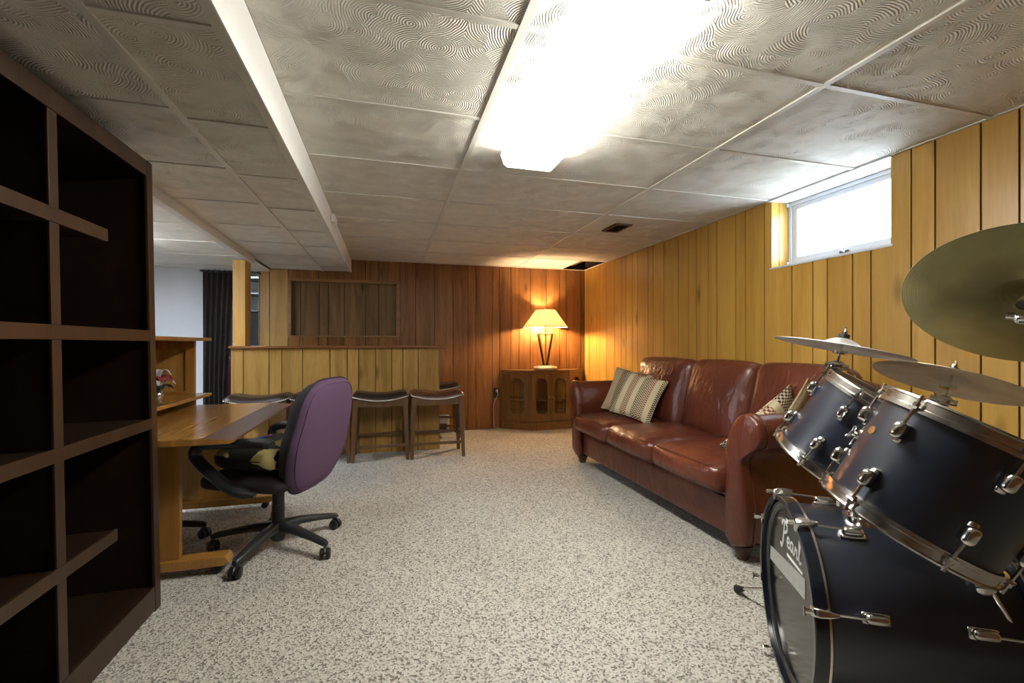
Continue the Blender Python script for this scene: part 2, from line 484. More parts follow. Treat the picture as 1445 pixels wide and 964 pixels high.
class B:
    def __init__(s):
        s.v = []; s.f = []

    def add(s, v, f):
        n = len(s.v)
        s.v += [Vector(q) for q in v]
        s.f += [[i + n for i in q] for q in f]
        return s

    def box(s, a, b):
        x0, y0, z0 = a; x1, y1, z1 = b
        return s.add([(x0, y0, z0), (x1, y0, z0), (x1, y1, z0), (x0, y1, z0), (x0, y0, z1), (x1, y0, z1), (x1, y1, z1), (x0, y1, z1)],
                     [(0, 3, 2, 1), (4, 5, 6, 7), (0, 1, 5, 4), (1, 2, 6, 5), (2, 3, 7, 6), (3, 0, 4, 7)])

    def rbox(s, c, size, r, n=6, puff=(0, 0, 0), pinch=0.0):
        """rounded box with n cuts a side; puff bulges each pair of faces"""
        h = [q / 2 for q in size]
        idx = {}; vs_ = []; fs = []
        g = [-1 + 2 * i / n for i in range(n + 1)]

        def vert(p):
            k = tuple(round(q, 5) for q in p)
            if k in idx: return idx[k]
            q = Vector((p[0] * h[0], p[1] * h[1], p[2] * h[2]))
            rr = min(r, *h)
            inner = Vector([max(-h[i] + rr, min(h[i] - rr, q[i])) for i in range(3)])
            d = q - inner
            if d.length > 1e-9:
                q = inner + d.normalized() * min(rr, max(abs(d[0]), abs(d[1]), abs(d[2])) if False else rr)
            w = [(1 - p[i] * p[i]) for i in range(3)]
            out = Vector((q[0] + puff[0] * p[0] * w[1] * w[2], q[1] + puff[1] * p[1] * w[0] * w[2], q[2] + puff[2] * p[2] * w[0] * w[1]))
            idx[k] = len(vs_); vs_.append(out + Vector(c)); return idx[k]
        for ax in range(3):
            u, w_ = (ax + 1) % 3, (ax + 2) % 3
            for sg in (-1, 1):
                for i in range(n):
                    for j in range(n):
                        q = []
                        for (a_, b_) in ((i, j), (i + 1, j), (i + 1, j + 1), (i, j + 1)):
                            p = [0, 0, 0]; p[ax] = sg; p[u] = g[a_]; p[w_] = g[b_]
                            q.append(vert(p))
                        fs.append(q if sg > 0 else q[::-1])
        return s.add(vs_, fs)

    def cyl(s, p0, p1, r0, r1=None, n=16, caps=True):
        r1 = r0 if r1 is None else r1
        p0, p1 = Vector(p0), Vector(p1)
        d = (p1 - p0).normalized()
        a = d.orthogonal().normalized(); b = d.cross(a)
        v = []
        for p, r in ((p0, r0), (p1, r1)):
            for i in range(n):
                t = 2 * PI * i / n
                v.append(p + (a * math.cos(t) + b * math.sin(t)) * r)
        f = [(i, (i + 1) % n, n + (i + 1) % n, n + i) for i in range(n)]
        if caps:
            f += [list(range(n))[::-1], list(range(n, 2 * n))]
        return s.add(v, f)

    def tube(s, path, r, n=10, closed=False, flat=1.0, up=None):
        path = [Vector(q) for q in path]
        m = len(path)
        rs = r if isinstance(r, (list, tuple)) else [r] * m
        v = []; prev = None
        for i, p in enumerate(path):
            if closed:
                d = path[(i + 1) % m] - path[i - 1]
            else:
                d = path[min(i + 1, m - 1)] - path[max(i - 1, 0)]
            d.normalize()
            if up is not None:
                a = Vector(up) - d * d.dot(Vector(up)); a.normalize()
            elif prev is None:
                a = d.orthogonal().normalized()
            else:
                a = (prev - d * prev.dot(d)).normalized()
            prev = a; b = d.cross(a)
            for k in range(n):
                t = 2 * PI * k / n
                v.append(p + a * math.cos(t) * rs[i] + b * math.sin(t) * rs[i] * flat)
        f = []
        for i in range(m if closed else m - 1):
            j = (i + 1) % m
            for k in range(n):
                l = (k + 1) % n
                f.append((i * n + k, i * n + l, j * n + l, j * n + k))
        if not closed:
            f += [list(range(n))[::-1], list(range((m - 1) * n, m * n))]
        return s.add(v, f)

    def lathe(s, prof, n=32, c=(0, 0, 0), close=False):
        """prof: (r, z) pairs around the local z axis"""
        v = []; f = []
        m = len(prof)
        for (r, z) in prof:
            for k in range(n):
                t = 2 * PI * k / n
                v.append((c[0] + r * math.cos(t), c[1] + r * math.sin(t), c[2] + z))
        for i in range(m if close else m - 1):
            j = (i + 1) % m
            for k in range(n):
                l = (k + 1) % n
                f.append((i * n + k, i * n + l, j * n + l, j * n + k))
        if not close:
            if prof[0][0] > 1e-6: f.append(list(range(n))[::-1])
            if prof[-1][0] > 1e-6: f.append(list(range((m - 1) * n, m * n)))
        return s.add(v, f)

    def prism(s, poly, fn, t0, t1):
        """poly of (a, b); fn(a, b, t) -> point; extruded from t0 to t1"""
        n = len(poly)
        v = [fn(a, b, t0) for a, b in poly] + [fn(a, b, t1) for a, b in poly]
        f = [list(range(n))[::-1], list(range(n, 2 * n))] + [(i, (i + 1) % n, n + (i + 1) % n, n + i) for i in range(n)]
        return s.add(v, f)

    def ring(s, outer, inner, fn, t0, t1):
        n = len(outer)
        v = [fn(a, b, t) for t in (t0, t1) for lp in (outer, inner) for a, b in lp]
        f = []
        for i in range(n):
            j = (i + 1) % n
            f += [(i, n + i, n + j, j), (2 * n + i, 2 * n + j, 3 * n + j, 3 * n + i),
                  (i, j, 2 * n + j, 2 * n + i), (n + i, 3 * n + i, 3 * n + j, n + j)]
        return s.add(v, f)

    def grid(s, rows):
        m = len(rows); n = len(rows[0])
        v = [q for r_ in rows for q in r_]
        f = [(i * n + j, i * n + j + 1, (i + 1) * n + j + 1, (i + 1) * n + j) for i in range(m - 1) for j in range(n - 1)]
        return s.add(v, f)

    def xf(s, M):
        s.v = [M @ q for q in s.v]
        return s


def make(name, b, mat, parent=None, world=False, smooth=None, bevel=0.0, origin=None):
    """link b as one mesh object; world: verts are in world space and are moved into the parent's frame"""
    me = bpy.data.meshes.new(name)
    vs_ = b.v
    if world and parent is not None:
        inv = MW[parent].inverted()
        vs_ = [inv @ q for q in vs_]
    off = Vector((0, 0, 0))
    if origin is not None:
        off = Vector(origin)
        vs_ = [q - off for q in vs_]
    me.from_pydata([tuple(q) for q in vs_], [], b.f)
    bm = bmesh.new(); bm.from_mesh(me)
    bmesh.ops.remove_doubles(bm, verts=bm.verts, dist=1e-6)
    bmesh.ops.recalc_face_normals(bm, faces=bm.faces)
    if bevel:
        ed = [e for e in bm.edges if len(e.link_faces) == 2 and e.calc_face_angle(0) > 0.6]
        bmesh.ops.bevel(bm, geom=ed, offset=bevel, segments=2, profile=0.6, affect='EDGES')
    bm.to_mesh(me); bm.free()
    if smooth is not None:
        for p in me.polygons: p.use_smooth = True
        me.set_sharp_from_angle(angle=R(smooth))
    me.materials.append(MATS[mat] if isinstance(mat, str) else mat)
    o = bpy.data.objects.new(name, me)
    o.location = off
    COL.objects.link(o)
    if parent is not None:
        o.parent = parent
        MW[o] = MW[parent] @ Matrix.Translation(off)
    else:
        MW[o] = Matrix.Translation(off)
    return o


def tag(o, label, cat, group=None):
    o['label'] = label; o['category'] = cat
    if group: o['group'] = group
    return o


def thing(name, label, cat, M=None, loc=(0, 0, 0), group=None):
    o = bpy.data.objects.new(name, None)
    o.empty_display_size = 0.1
    COL.objects.link(o)
    M = Matrix.Translation(loc) if M is None else M
    o.matrix_world = M
    MW[o] = M.copy()
    return tag(o, label, cat, group)


def struct(name, b, mat, **k):
    o = make(name, b, mat, **k)
    if k.get('parent') is None: o['kind'] = 'structure'
    return o


def sgroup(name, label=None):
    o = bpy.data.objects.new(name, None)
    o.empty_display_size = 0.1
    COL.objects.link(o); MW[o] = Matrix.Identity(4)
    o['kind'] = 'structure'
    return o


def dup(root, M, label=None, skip=()):
    r = root.copy(); COL.objects.link(r); r.matrix_world = M; MW[r] = M.copy()
    if label: r['label'] = label
    for ch in list(root.children):
        c = ch.copy(); COL.objects.link(c); c.parent = r
        for g in list(ch.children):
            d = g.copy(); COL.objects.link(d); d.parent = c
    return r


def frame(origin, zdir, xhint):
    z = Vector(zdir).normalized()
    x = Vector(xhint); x = (x - z * x.dot(z)).normalized()
    y = z.cross(x)
    M = Matrix((x, y, z)).transposed().to_4x4()
    M.translation = Vector(origin)
    return M


def wdir(az, el):
    az, el = R(az), R(el)
    return Vector((math.cos(el) * math.cos(az), math.cos(el) * math.sin(az), math.sin(el)))


# ---------------------------------------------------------------- room shell
CZ = 2.088          # main ceiling
XR, YB, XL, YF = 2.59, 5.69, -3.3, -1.7
XS = -0.40          # soffit face


def zlow(y):
    return 1.895 + 0.009 * (y - 1.2)


fl = struct('floor', B().box((XL, YF, -0.05), (XR + 0.3, 7.4, 0.0)), 'carpet')

# right wall: dark backing, plank by plank in front of it, the window cut out
WY0, WY1, WZ0 = 1.79, 2.589, 1.616
b = B()
b.box((XR + 0.012, YF, 0), (XR + 0.195, WY0, CZ + 0.3)).box((XR + 0.012, WY1, 0), (XR + 0.195, YB + 0.4, CZ + 0.3))
b.box((XR + 0.012, WY0, 0), (XR + 0.195, WY1, WZ0 - 0.013)).box((XR + 0.012, WY0, CZ + 0.03), (XR + 0.195, WY1, CZ + 0.3))
wr = struct('wall_right', b, 'groove_dark')
gr = [5.69, 5.537, 5.323, 5.235, 5.057, 4.843, 4.687, 4.58, 4.438, 4.341, 4.134, 4.04, 3.857, 3.628, 3.483, 3.377, 3.227, 3.124,
      2.918, 2.818, 2.641, 2.414, 2.26, 2.162, 2.006, 1.903, 1.702, 1.597, 1.419]
rw = random.Random(3)
while gr[-1] > YF + 0.1:
    gr.append(gr[-1] - rw.choice((0.09, 0.13, 0.16, 0.2, 0.23)))
GAP = 0.0042
for a, c in zip(gr[:-1], gr[1:]):
    y1, y0 = a - GAP, max(c + GAP, YF)
    top = CZ - 0.002
    fn = lambda p, q, t: (t, p, q)
    if y1 <= WY0 or y0 >= WY1:
        poly = [(y0, 0), (y1, 0), (y1, top), (y0, top)]
    elif y0 >= WY0 and y1 <= WY1:
        poly = [(y0, 0), (y1, 0), (y1, WZ0), (y0, WZ0)]
    elif y1 > WY1:
        poly = [(y0, 0), (y1, 0), (y1, top), (WY1, top), (WY1, WZ0), (y0, WZ0)]
    else:
        poly = [(y0, 0), (y1, 0), (y1, WZ0), (WY0, WZ0), (WY0, top), (y0, top)]
    make('plank', B().prism(poly, fn, XR, XR + 0.011), 'panel_gold', wr)

# window set back in the wall
wn = sgroup('window_1')
wx = 2.735
for (x0, x1) in ((XR + 0.0005, XR + 0.062), (XR + 0.066, wx + 0.05)):
    make('window_reveal', B().box((x0, WY1 - 0.010, WZ0), (x1, WY1 - 0.0005, CZ - 0.012)), 'panel_gold', wn)
    make('window_reveal', B().box((x0, WY0 + 0.0005, WZ0), (x1, WY0 + 0.010, CZ - 0.012)), 'panel_gold', wn)
make('window_sill', B().box((XR - 0.004, WY0, WZ0 - 0.012), (wx + 0.05, WY1, WZ0)), 'window_white', wn)
make('window_head', B().box((XR - 0.02, WY0, CZ - 0.012), (wx + 0.05, WY1, CZ + 0.02)), 'window_white', wn)
fy0, fy1, fz0, fz1 = WY0 + 0.0105, WY1 - 0.0105, WZ0 + 0.012, CZ - 0.014
rect = lambda a0, a1, b0, b1: [(a0, b0), (a1, b0), (a1, b1), (a0, b1)]
make('window_frame', B().ring(rect(fy0, fy1, fz0, fz1), rect(fy0 + 0.022, fy1 - 0.022, fz0 + 0.022, fz1 - 0.022),
                              lambda p, q, t: (t, p, q), wx, wx + 0.05), 'window_white', wn, bevel=0.003)
sash = make('window_sash', B().ring(rect(fy0 + 0.022, fy1 - 0.022, fz0 + 0.022, fz1 - 0.022),
                                    rect(fy0 + 0.062, fy1 - 0.062, fz0 + 0.06, fz1 - 0.055),
                                    lambda p, q, t: (t, p, q), wx + 0.012, wx + 0.042), 'window_white', wn, bevel=0.003)
make('window_pane', B().box((wx + 0.024, fy0 + 0.06, fz0 + 0.058), (wx + 0.028, fy1 - 0.06, fz1 - 0.053)), 'pane_glass', wn)
lt = B().box((wx - 0.004, 2.14, fz0 + 0.024), (wx + 0.012, 2.20, fz0 + 0.036))
lt.cyl((wx - 0.006, 2.17, fz0 + 0.03), (wx - 0.012, 2.19, fz0 + 0.052), 0.005, n=8)
make('window_latch', lt, 'chrome', wn, smooth=40)
for zz in (fz0 + 0.02, fz1 - 0.015):
    make('window_hinge', B().box((wx - 0.02, fy1 - 0.012, zz - 0.012), (wx + 0.001, fy1 + 0.001, zz + 0.012)), 'window_white', wn, bevel=0.003)

# back wall: planks around a framed recess
XP = -1.375
FX0, FX1, FZ0, FZ1 = -1.085, 0.156, 1.165, 1.845
b = B()
b.box((XP, YB + 0.10, 0), (XR + 0.3, YB + 0.16, CZ + 0.3)).box((XP, YB + 0.012, 0), (FX0, YB + 0.10, CZ + 0.3))
b.box((FX1, YB + 0.012, 0), (XR + 0.3, YB + 0.10, CZ + 0.3)).box((FX0, YB + 0.012, 0), (FX1, YB + 0.10, FZ0)).box((FX0, YB + 0.012, FZ1), (FX1, YB + 0.10, CZ + 0.3))
wb = struct('wall_back', b, 'groove_dark')
gb = [XP, -1.275, -1.085, -0.961, -0.762, -0.661, -0.483, -0.244, -0.093, 0.156, 0.345, 0.576, 0.806, 0.991, 1.093, 1.309, 1.403,
      1.554, 1.663, 1.82, 2.041, 2.227, 2.327, 2.535, 2.588]
for a, c in zip(gb[:-1], gb[1:]):
    x0, x1 = a + 0.0034, c - 0.0034
    fn = lambda p, q, t: (p, t, q)
    if a >= FX0 - 1e-4 and c <= FX1 + 1e-4:
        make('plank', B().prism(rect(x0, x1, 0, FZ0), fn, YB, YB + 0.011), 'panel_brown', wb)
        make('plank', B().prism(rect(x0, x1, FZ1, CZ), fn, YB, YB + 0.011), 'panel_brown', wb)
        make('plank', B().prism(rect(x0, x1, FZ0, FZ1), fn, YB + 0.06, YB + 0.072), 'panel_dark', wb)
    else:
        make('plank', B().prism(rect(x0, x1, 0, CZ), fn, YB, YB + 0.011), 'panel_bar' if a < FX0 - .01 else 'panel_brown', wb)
for (x0, x1, z0, z1) in ((FX0, FX1, FZ1 - 0.035, FZ1), (FX0, FX1, FZ0, FZ0 + 0.02), (FX0, FX0 + 0.035, FZ0 + 0.02, FZ1 - 0.035), (FX1 - 0.04, FX1, FZ0 + 0.02, FZ1 - 0.035)):
    make('frame_moulding', B().box((x0, YB - 0.014, z0), (x1, YB + 0.061, z1)), 'trim_wood', wb, bevel=0.004)
make('corner_trim', B().box((XP - 0.012, YB - 0.004, 0), (XP + 0.001, YB + 0.16, CZ)), 'trim_wood', wb, bevel=0.002)

# rest of the shell
struct('wall_front', B().box((XL, YF - 0.1, 0), (XR + 0.3, YF, CZ + 0.3)), 'panel_brown')
struct('wall_left', B().box((XL - 0.1, YF, 0), (XL, 7.4, CZ + 0.3)), 'wall_white')
struct('wall_far_left', B().box((XL, YB, 0), (-1.905, YB + 0.1, CZ + 0.3)), 'wall_white')
struct('wall_closet', B().box((XL, 7.3, 0), (0.2, 7.4, CZ + 0.3)).box((-0.2, YB + 0.16, 0), (0.0, 7.3, CZ + 0.3)), 'room_grey')

# ---- ceilings: grid tees and single tiles
ce = struct('ceiling', B().box((XL, YF, CZ + 0.32), (XR + 0.3, 7.4, CZ + 0.36)), 'void_dark')
TX = [XS, 0.415, 1.634, XR]
TY = [1.378 + 0.6096 * k for k in range(-5, 8)]
TW = 0.012
HX0, HY0 = 2.262, 5.05      # missing corner of a tile by the back wall
rows = [YF] + TY + [YB]
# fixture opening is not cut: the fixture hangs below the tiles
VX0, VX1, VY0, VY1 = 1.83, 1.985, 3.40, 3.66
for i in range(3):
    for j in range(len(rows) - 1):
        x0, x1, y0, y1 = TX[i], TX[i + 1], rows[j], rows[j + 1]
        if y1 - y0 < 0.02: continue
        if x1 == XR: x1 = XR
        if i == 2 and y1 > HY0 + 0.02 and y0 < YB:
            if y0 >= HY0 - 0.2:
                x1 = HX0
        make('ceiling_tile', B().box((x0 + 0.001, y0 + 0.001, CZ), (x1 - 0.001, y1 - 0.001, CZ + 0.014)), 'ceiling_tile', ce)
for x in TX[1:3]:
    make('main_tee', B().box((x - TW, YF, CZ - 0.007), (x + TW, YB, CZ - 0.0005)).box((x - 0.002, YF, CZ), (x + 0.002, YB, CZ + 0.04)), 'tee_white', ce)
for i in range(3):
    for y in TY:
        x0, x1 = TX[i] + (TW if i else 0.0), TX[i + 1] - (TW if i < 2 else 0)
        if i == 2 and y > 5.6: x1 = HX0
        make('cross_tee', B().box((x0, y - TW * .9, CZ - 0.0055), (x1, y + TW * .9, CZ - 0.0005)), 'tee_white', ce)
for (a, c) in (((XR - 0.018, YF, CZ - 0.006), (XR - 0.0005, WY0, CZ - 0.0005)), ((XR - 0.018, WY1, CZ - 0.006), (XR - 0.0005, YB, CZ - 0.0005)),
               ((XS, YB - 0.018, CZ - 0.006), (XR - 0.02, YB - 0.0005, CZ - 0.0005))):
    make('wall_angle', B().box(a, c), 'tee_white', ce)
# the dark gap above the missing tile
make('ceiling_void', B().box((HX0 - 0.3, YB + 0.02, CZ + 0.02), (XR + 0.02, YB + 0.03, CZ + 0.3)), 'void_dark', ce)
make('joist', B().box((2.38, 4.4, CZ + 0.05), (2.42, YB, CZ + 0.25)), 'joist_wood', ce)
make('joist', B().box((1.98, 4.4, CZ + 0.05), (2.02, YB, CZ + 0.25)), 'joist_wood', ce)
make('pipe', B().cyl((2.0, 5.28, CZ + 0.06), (XR, 5.28, CZ + 0.06), 0.02, n=12), 'joist_wood', ce, smooth=40)

# soffit face, in lengths
so = sgroup('soffit')
yy = [YF, -0.5, 0.79, 1.98, 2.55, 3.16, 3.8, 4.4, 5.0, YB]
for a, c in zip(yy[:-1], yy[1:]):
    make('soffit_panel', B().prism([(a + .0008, zlow(a)), (c - .0008, zlow(c)), (c - .0008, CZ - 0.001), (a + .0008, CZ - 0.001)],
                                   lambda p, q, t: (t, p, q), XS - 0.012, XS), 'white_paint', so)
make('soffit_angle', B().prism([(YF, zlow(YF) - 0.004), (YB, zlow(YB) - 0.004), (YB, zlow(YB) + 0.02), (YF, zlow(YF) + 0.02)],
                               lambda p, q, t: (t, p, q), XS - 0.002, XS + 0.003), 'white_paint', so)

# low ceiling left of the soffit
cl = sgroup('ceiling_low')


def slab(x0, x1, y0, y1, dz0, dz1):
    v = [(x, y, zlow(y) + d) for d in (dz0, dz1) for (x, y) in ((x0, y0), (x1, y0), (x1, y1), (x0, y1))]
    return B().add(v, [(0, 3, 2, 1), (4, 5, 6, 7), (0, 1, 5, 4), (1, 2, 6, 5), (2, 3, 7, 6), (3, 0, 4, 7)])


LX = -0.71
rr = [1.915 + 0.578 * k for k in range(-6, 7)]
rl = [1.842 + 0.578 * k for k in range(-6, 7)]


def bands(ys):
    q = [YF] + [y for y in ys if YF + 0.05 < y < YB - 0.05] + [YB - 0.001]
    return zip(q[:-1], q[1:])


for a, c in bands(rr):
    make('ceiling_tile', slab(LX + 0.001, XS - 0.014, a + .001, c - .001, 0.004, 0.016), 'ceiling_tile', cl)
for a, c in bands(rl):
    make('ceiling_tile', slab(-1.262, LX - 0.001, a + .001, c - .001, 0.004, 0.016), 'ceiling_tile', cl)
make('main_tee', slab(LX - TW, LX + TW, YF, YB - .001, -0.004, 0.0035), 'tee_white', cl)
make('edge_angle', slab(XS - 0.03, XS - 0.0025, YF, YB - .001, -0.003, 0.0035), 'tee_white', cl)
for y in rr:
    if YF < y < YB - .02: make('cross_tee', slab(LX + TW, XS - 0.03, y - .011, y + .011, -0.002, 0.0035), 'tee_white', cl)
for y in rl:
    if YF < y < YB - .02: make('cross_tee', slab(-1.18, LX - TW, y - .011, y + .011, -0.002, 0.0035), 'tee_white', cl)

# the beam under the edge of the low ceiling and the ceiling of the room to the left
bx = lambda y: -1.17 - 0.034 * (y - 2.8)
bm_ = B()
v = []
for y in (YF, 4.95):
    for (dx, dz) in ((0, 0.003), (0, -0.056), (-0.05, -0.056), (-0.05, 0.003)):
        v.append((bx(y) + dx, y, zlow(y) + dz))
bm_.add(v, [(0, 1, 2, 3), (7, 6, 5, 4), (0, 4, 5, 1), (1, 5, 6, 2), (2, 6, 7, 3), (3, 7, 4, 0)])
struct('trim_1', bm_, 'tee_white')
c2 = sgroup('ceiling_left')
for i, (x0, x1) in enumerate(((-2.45, -1.27), (XL, -2.45))):
    q = [YF, -0.6, 0.0, 0.6, 1.2, 1.8, 2.4, 3.0, 3.6, 4.2, 4.8, 5.4, YB - .001] if i == 0 else [YF, 0, 1.8, 3.0, 4.2, YB - .001]
    for a, c in zip(q[:-1], q[1:]):
        make('ceiling_tile', B().box((x0 + .001, a + .001, 1.912), (x1 - .001, c - .001, 1.925)), 'ceiling_tile', c2)
        make('cross_tee', B().box((x0, c - .011, 1.906), (x1, c + .011, 1.9115)), 'tee_white', c2)
make('main_tee', B().box((-2.462, YF, 1.904), (-2.438, YB - .001, 1.9115)), 'tee_white', c2)
make('ceiling_closet', B().box((XL, YB + 0.1, 2.1), (0.0, 7.3, 2.12)), 'white_paint', c2)
make('ceiling_header', B().box((-1.905, YB, 1.91), (XP - 0.012, YB + 0.1, CZ + 0.3)), 'wall_white', c2)

# ---------------------------------------------------------------- ceiling fixtures
def fluorescent(name, label, xc, y0, y1, w, mat, ztop, depth=0.075):
    t = thing(name, label, 'ceiling light', loc=(xc, (y0 + y1) / 2, ztop))
    prof = [(-w / 2, 0), (-w / 2 - 0.004, -0.02), (-w / 2 + 0.012, -depth + 0.012), (-w / 2 + 0.03, -depth), (w / 2 - 0.03, -depth),
            (w / 2 - 0.012, -depth + 0.012), (w / 2 + 0.004, -0.02), (w / 2, 0)]
    low = [q for q in prof if q[1] <= -depth + 0.0121]
    ft_ = lambda a, c, s_: (xc + a, s_, ztop - 0.012 + c)
    make('lens', B().prism(low, ft_, y0 + 0.006, y1 - 0.006), mat, t, world=True)
    make('lens_side', B().prism(prof[:3] + [(-w / 2 + 0.016, -depth + 0.014), (-w / 2 + 0.010, 0)], ft_, y0 + 0.006, y1 - 0.006), 'fluorescent_side', t, world=True)
    make('lens_side', B().prism(prof[5:] + [(w / 2 - 0.010, 0), (w / 2 - 0.016, -depth + 0.014)], ft_, y0 + 0.006, y1 - 0.006), 'fluorescent_side', t, world=True)
    make('housing', B().box((xc - w / 2 + 0.02, y0 + 0.004, ztop - 0.012), (xc + w / 2 - 0.02, y1 - 0.004, ztop)), 'white_paint', t, world=True)
    for y in (y0, y1 - 0.006):
        e = [(a * 1.012, c * 1.02) for a, c in prof]
        make('end_cap', B().prism(e, lambda a, c, s_: (xc + a, s_, ztop - 0.012 + c), y, y + 0.006), mat if False else 'white_paint', t, world=True)
    return t


fluorescent('fluorescent_light', 'long white fluorescent light glowing on the main ceiling', 0.712, 1.02, 2.262, 0.285, 'fluorescent_lens', CZ - 0.008)
fluorescent('fluorescent_light', 'added unseen cool fill light over the room beyond the bookcase', -2.15, 3.1, 4.3, 0.28, 'fill_lens_cool', 1.903)  # unseen fixture, added to give the left room its bluish light

t = thing('ceiling_vent', 'small brown slatted air vent in the ceiling', 'vent', loc=(1.91, 3.53, CZ - 0.001))
make('vent_frame', B().ring(rect(VX0, VX1, VY0, VY1), rect(VX0 + 0.022, VX1 - 0.022, VY0 + 0.022, VY1 - 0.022), lambda a, c, s_: (a, c, s_), CZ - 0.014, CZ - 0.001), 'vent_brown', t, world=True, bevel=0.002)
make('vent_back', B().box((VX0 + 0.02, VY0 + 0.02, CZ - 0.003), (VX1 - 0.02, VY1 - 0.02, CZ - 0.001)), 'void_dark', t, world=True)
for k in range(9):
    y = VY0 + 0.035 + k * 0.0238
    make('slat', B().add([(VX0 + .022, y, CZ - .012), (VX1 - .022, y, CZ - .012), (VX1 - .022, y + .012, CZ - .004), (VX0 + .022, y + .012, CZ - .004),
                          (VX0 + .022, y + .0015, CZ - .012), (VX1 - .022, y + .0015, CZ - .012), (VX1 - .022, y + .0135, CZ - .004), (VX0 + .022, y + .0135, CZ - .004)],
                         [(0, 1, 2, 3), (7, 6, 5, 4), (0, 4, 5, 1), (2, 6, 7, 3), (1, 5, 6, 2), (0, 3, 7, 4)]), 'vent_brown', t, world=True)

t = thing('chime_box', 'small white plastic box mounted on the soffit side', 'wall box', loc=(XS, 3.69, 2.02))
make('cover', B().rbox((XS + 0.016, 3.69, 2.02), (0.03, 0.2, 0.06), 0.008, n=6), 'white_paint', t, world=True, smooth=40)
make('button', B().cyl((XS + 0.03, 3.69, 2.01), (XS + 0.034, 3.69, 2.01), 0.008, n=12), 'tee_white', t, world=True, smooth=40)

# ---------------------------------------------------------------- post and bar
po = struct('trim_2', B().box((-1.378, 4.765, 0), (-1.273, 4.945, zlow(4.8) - 0.058)), 'post_wood', bevel=0.003)

BX0, BX1, BY0, BY1, BZ = -1.39, 0.522, 4.745, 5.12, 1.044
t = thing('bar_counter', 'wood-panelled bar counter with reddish brown top in front of back wall', 'bar', loc=(-0.43, 4.9, 0))
gbr = [BX0, -1.284, -1.068, -0.958, -0.777, -0.531, -0.373, -0.266, -0.105, 0.051, 0.162, 0.313, BX1]
make('core', B().box((-1.26, BY0 + 0.011, 0), (BX1 - 0.012, BY1 - 0.012, BZ)).box((BX0 + 0.002, BY0 + 0.011, 0), (-1.26, BY0 + 0.018, BZ)), 'groove_dark', t, world=True)
for a, c in zip(gbr[:-1], gbr[1:]):
    make('plank', B().box((a + .0034, BY0, 0), (c - .0034, BY0 + .010, BZ)), 'panel_bar', t, world=True)
for a, c in ((BY0 + .012, 4.9), (4.9, BY1)):
    make('plank', B().box((BX1 - .011, a + .002, 0), (BX1, c - .002, BZ)), 'panel_bar', t, world=True)
make('counter_top', B().box((BX0 - 0.01, BY0 - 0.035, BZ + .001), (BX1 + 0.10, BY0 + 0.018, BZ + 0.022)).box((-1.265, BY0 + 0.018, BZ + .001), (BX1 + 0.10, BY1 + 0.03, BZ + 0.022)), 'bar_top', t, world=True, bevel=0.003)
make('corner_trim', B().box((BX1 - 0.001, BY0 - 0.004, 0), (BX1 + 0.008, BY0 + 0.016, BZ)), 'trim_wood', t, world=True)

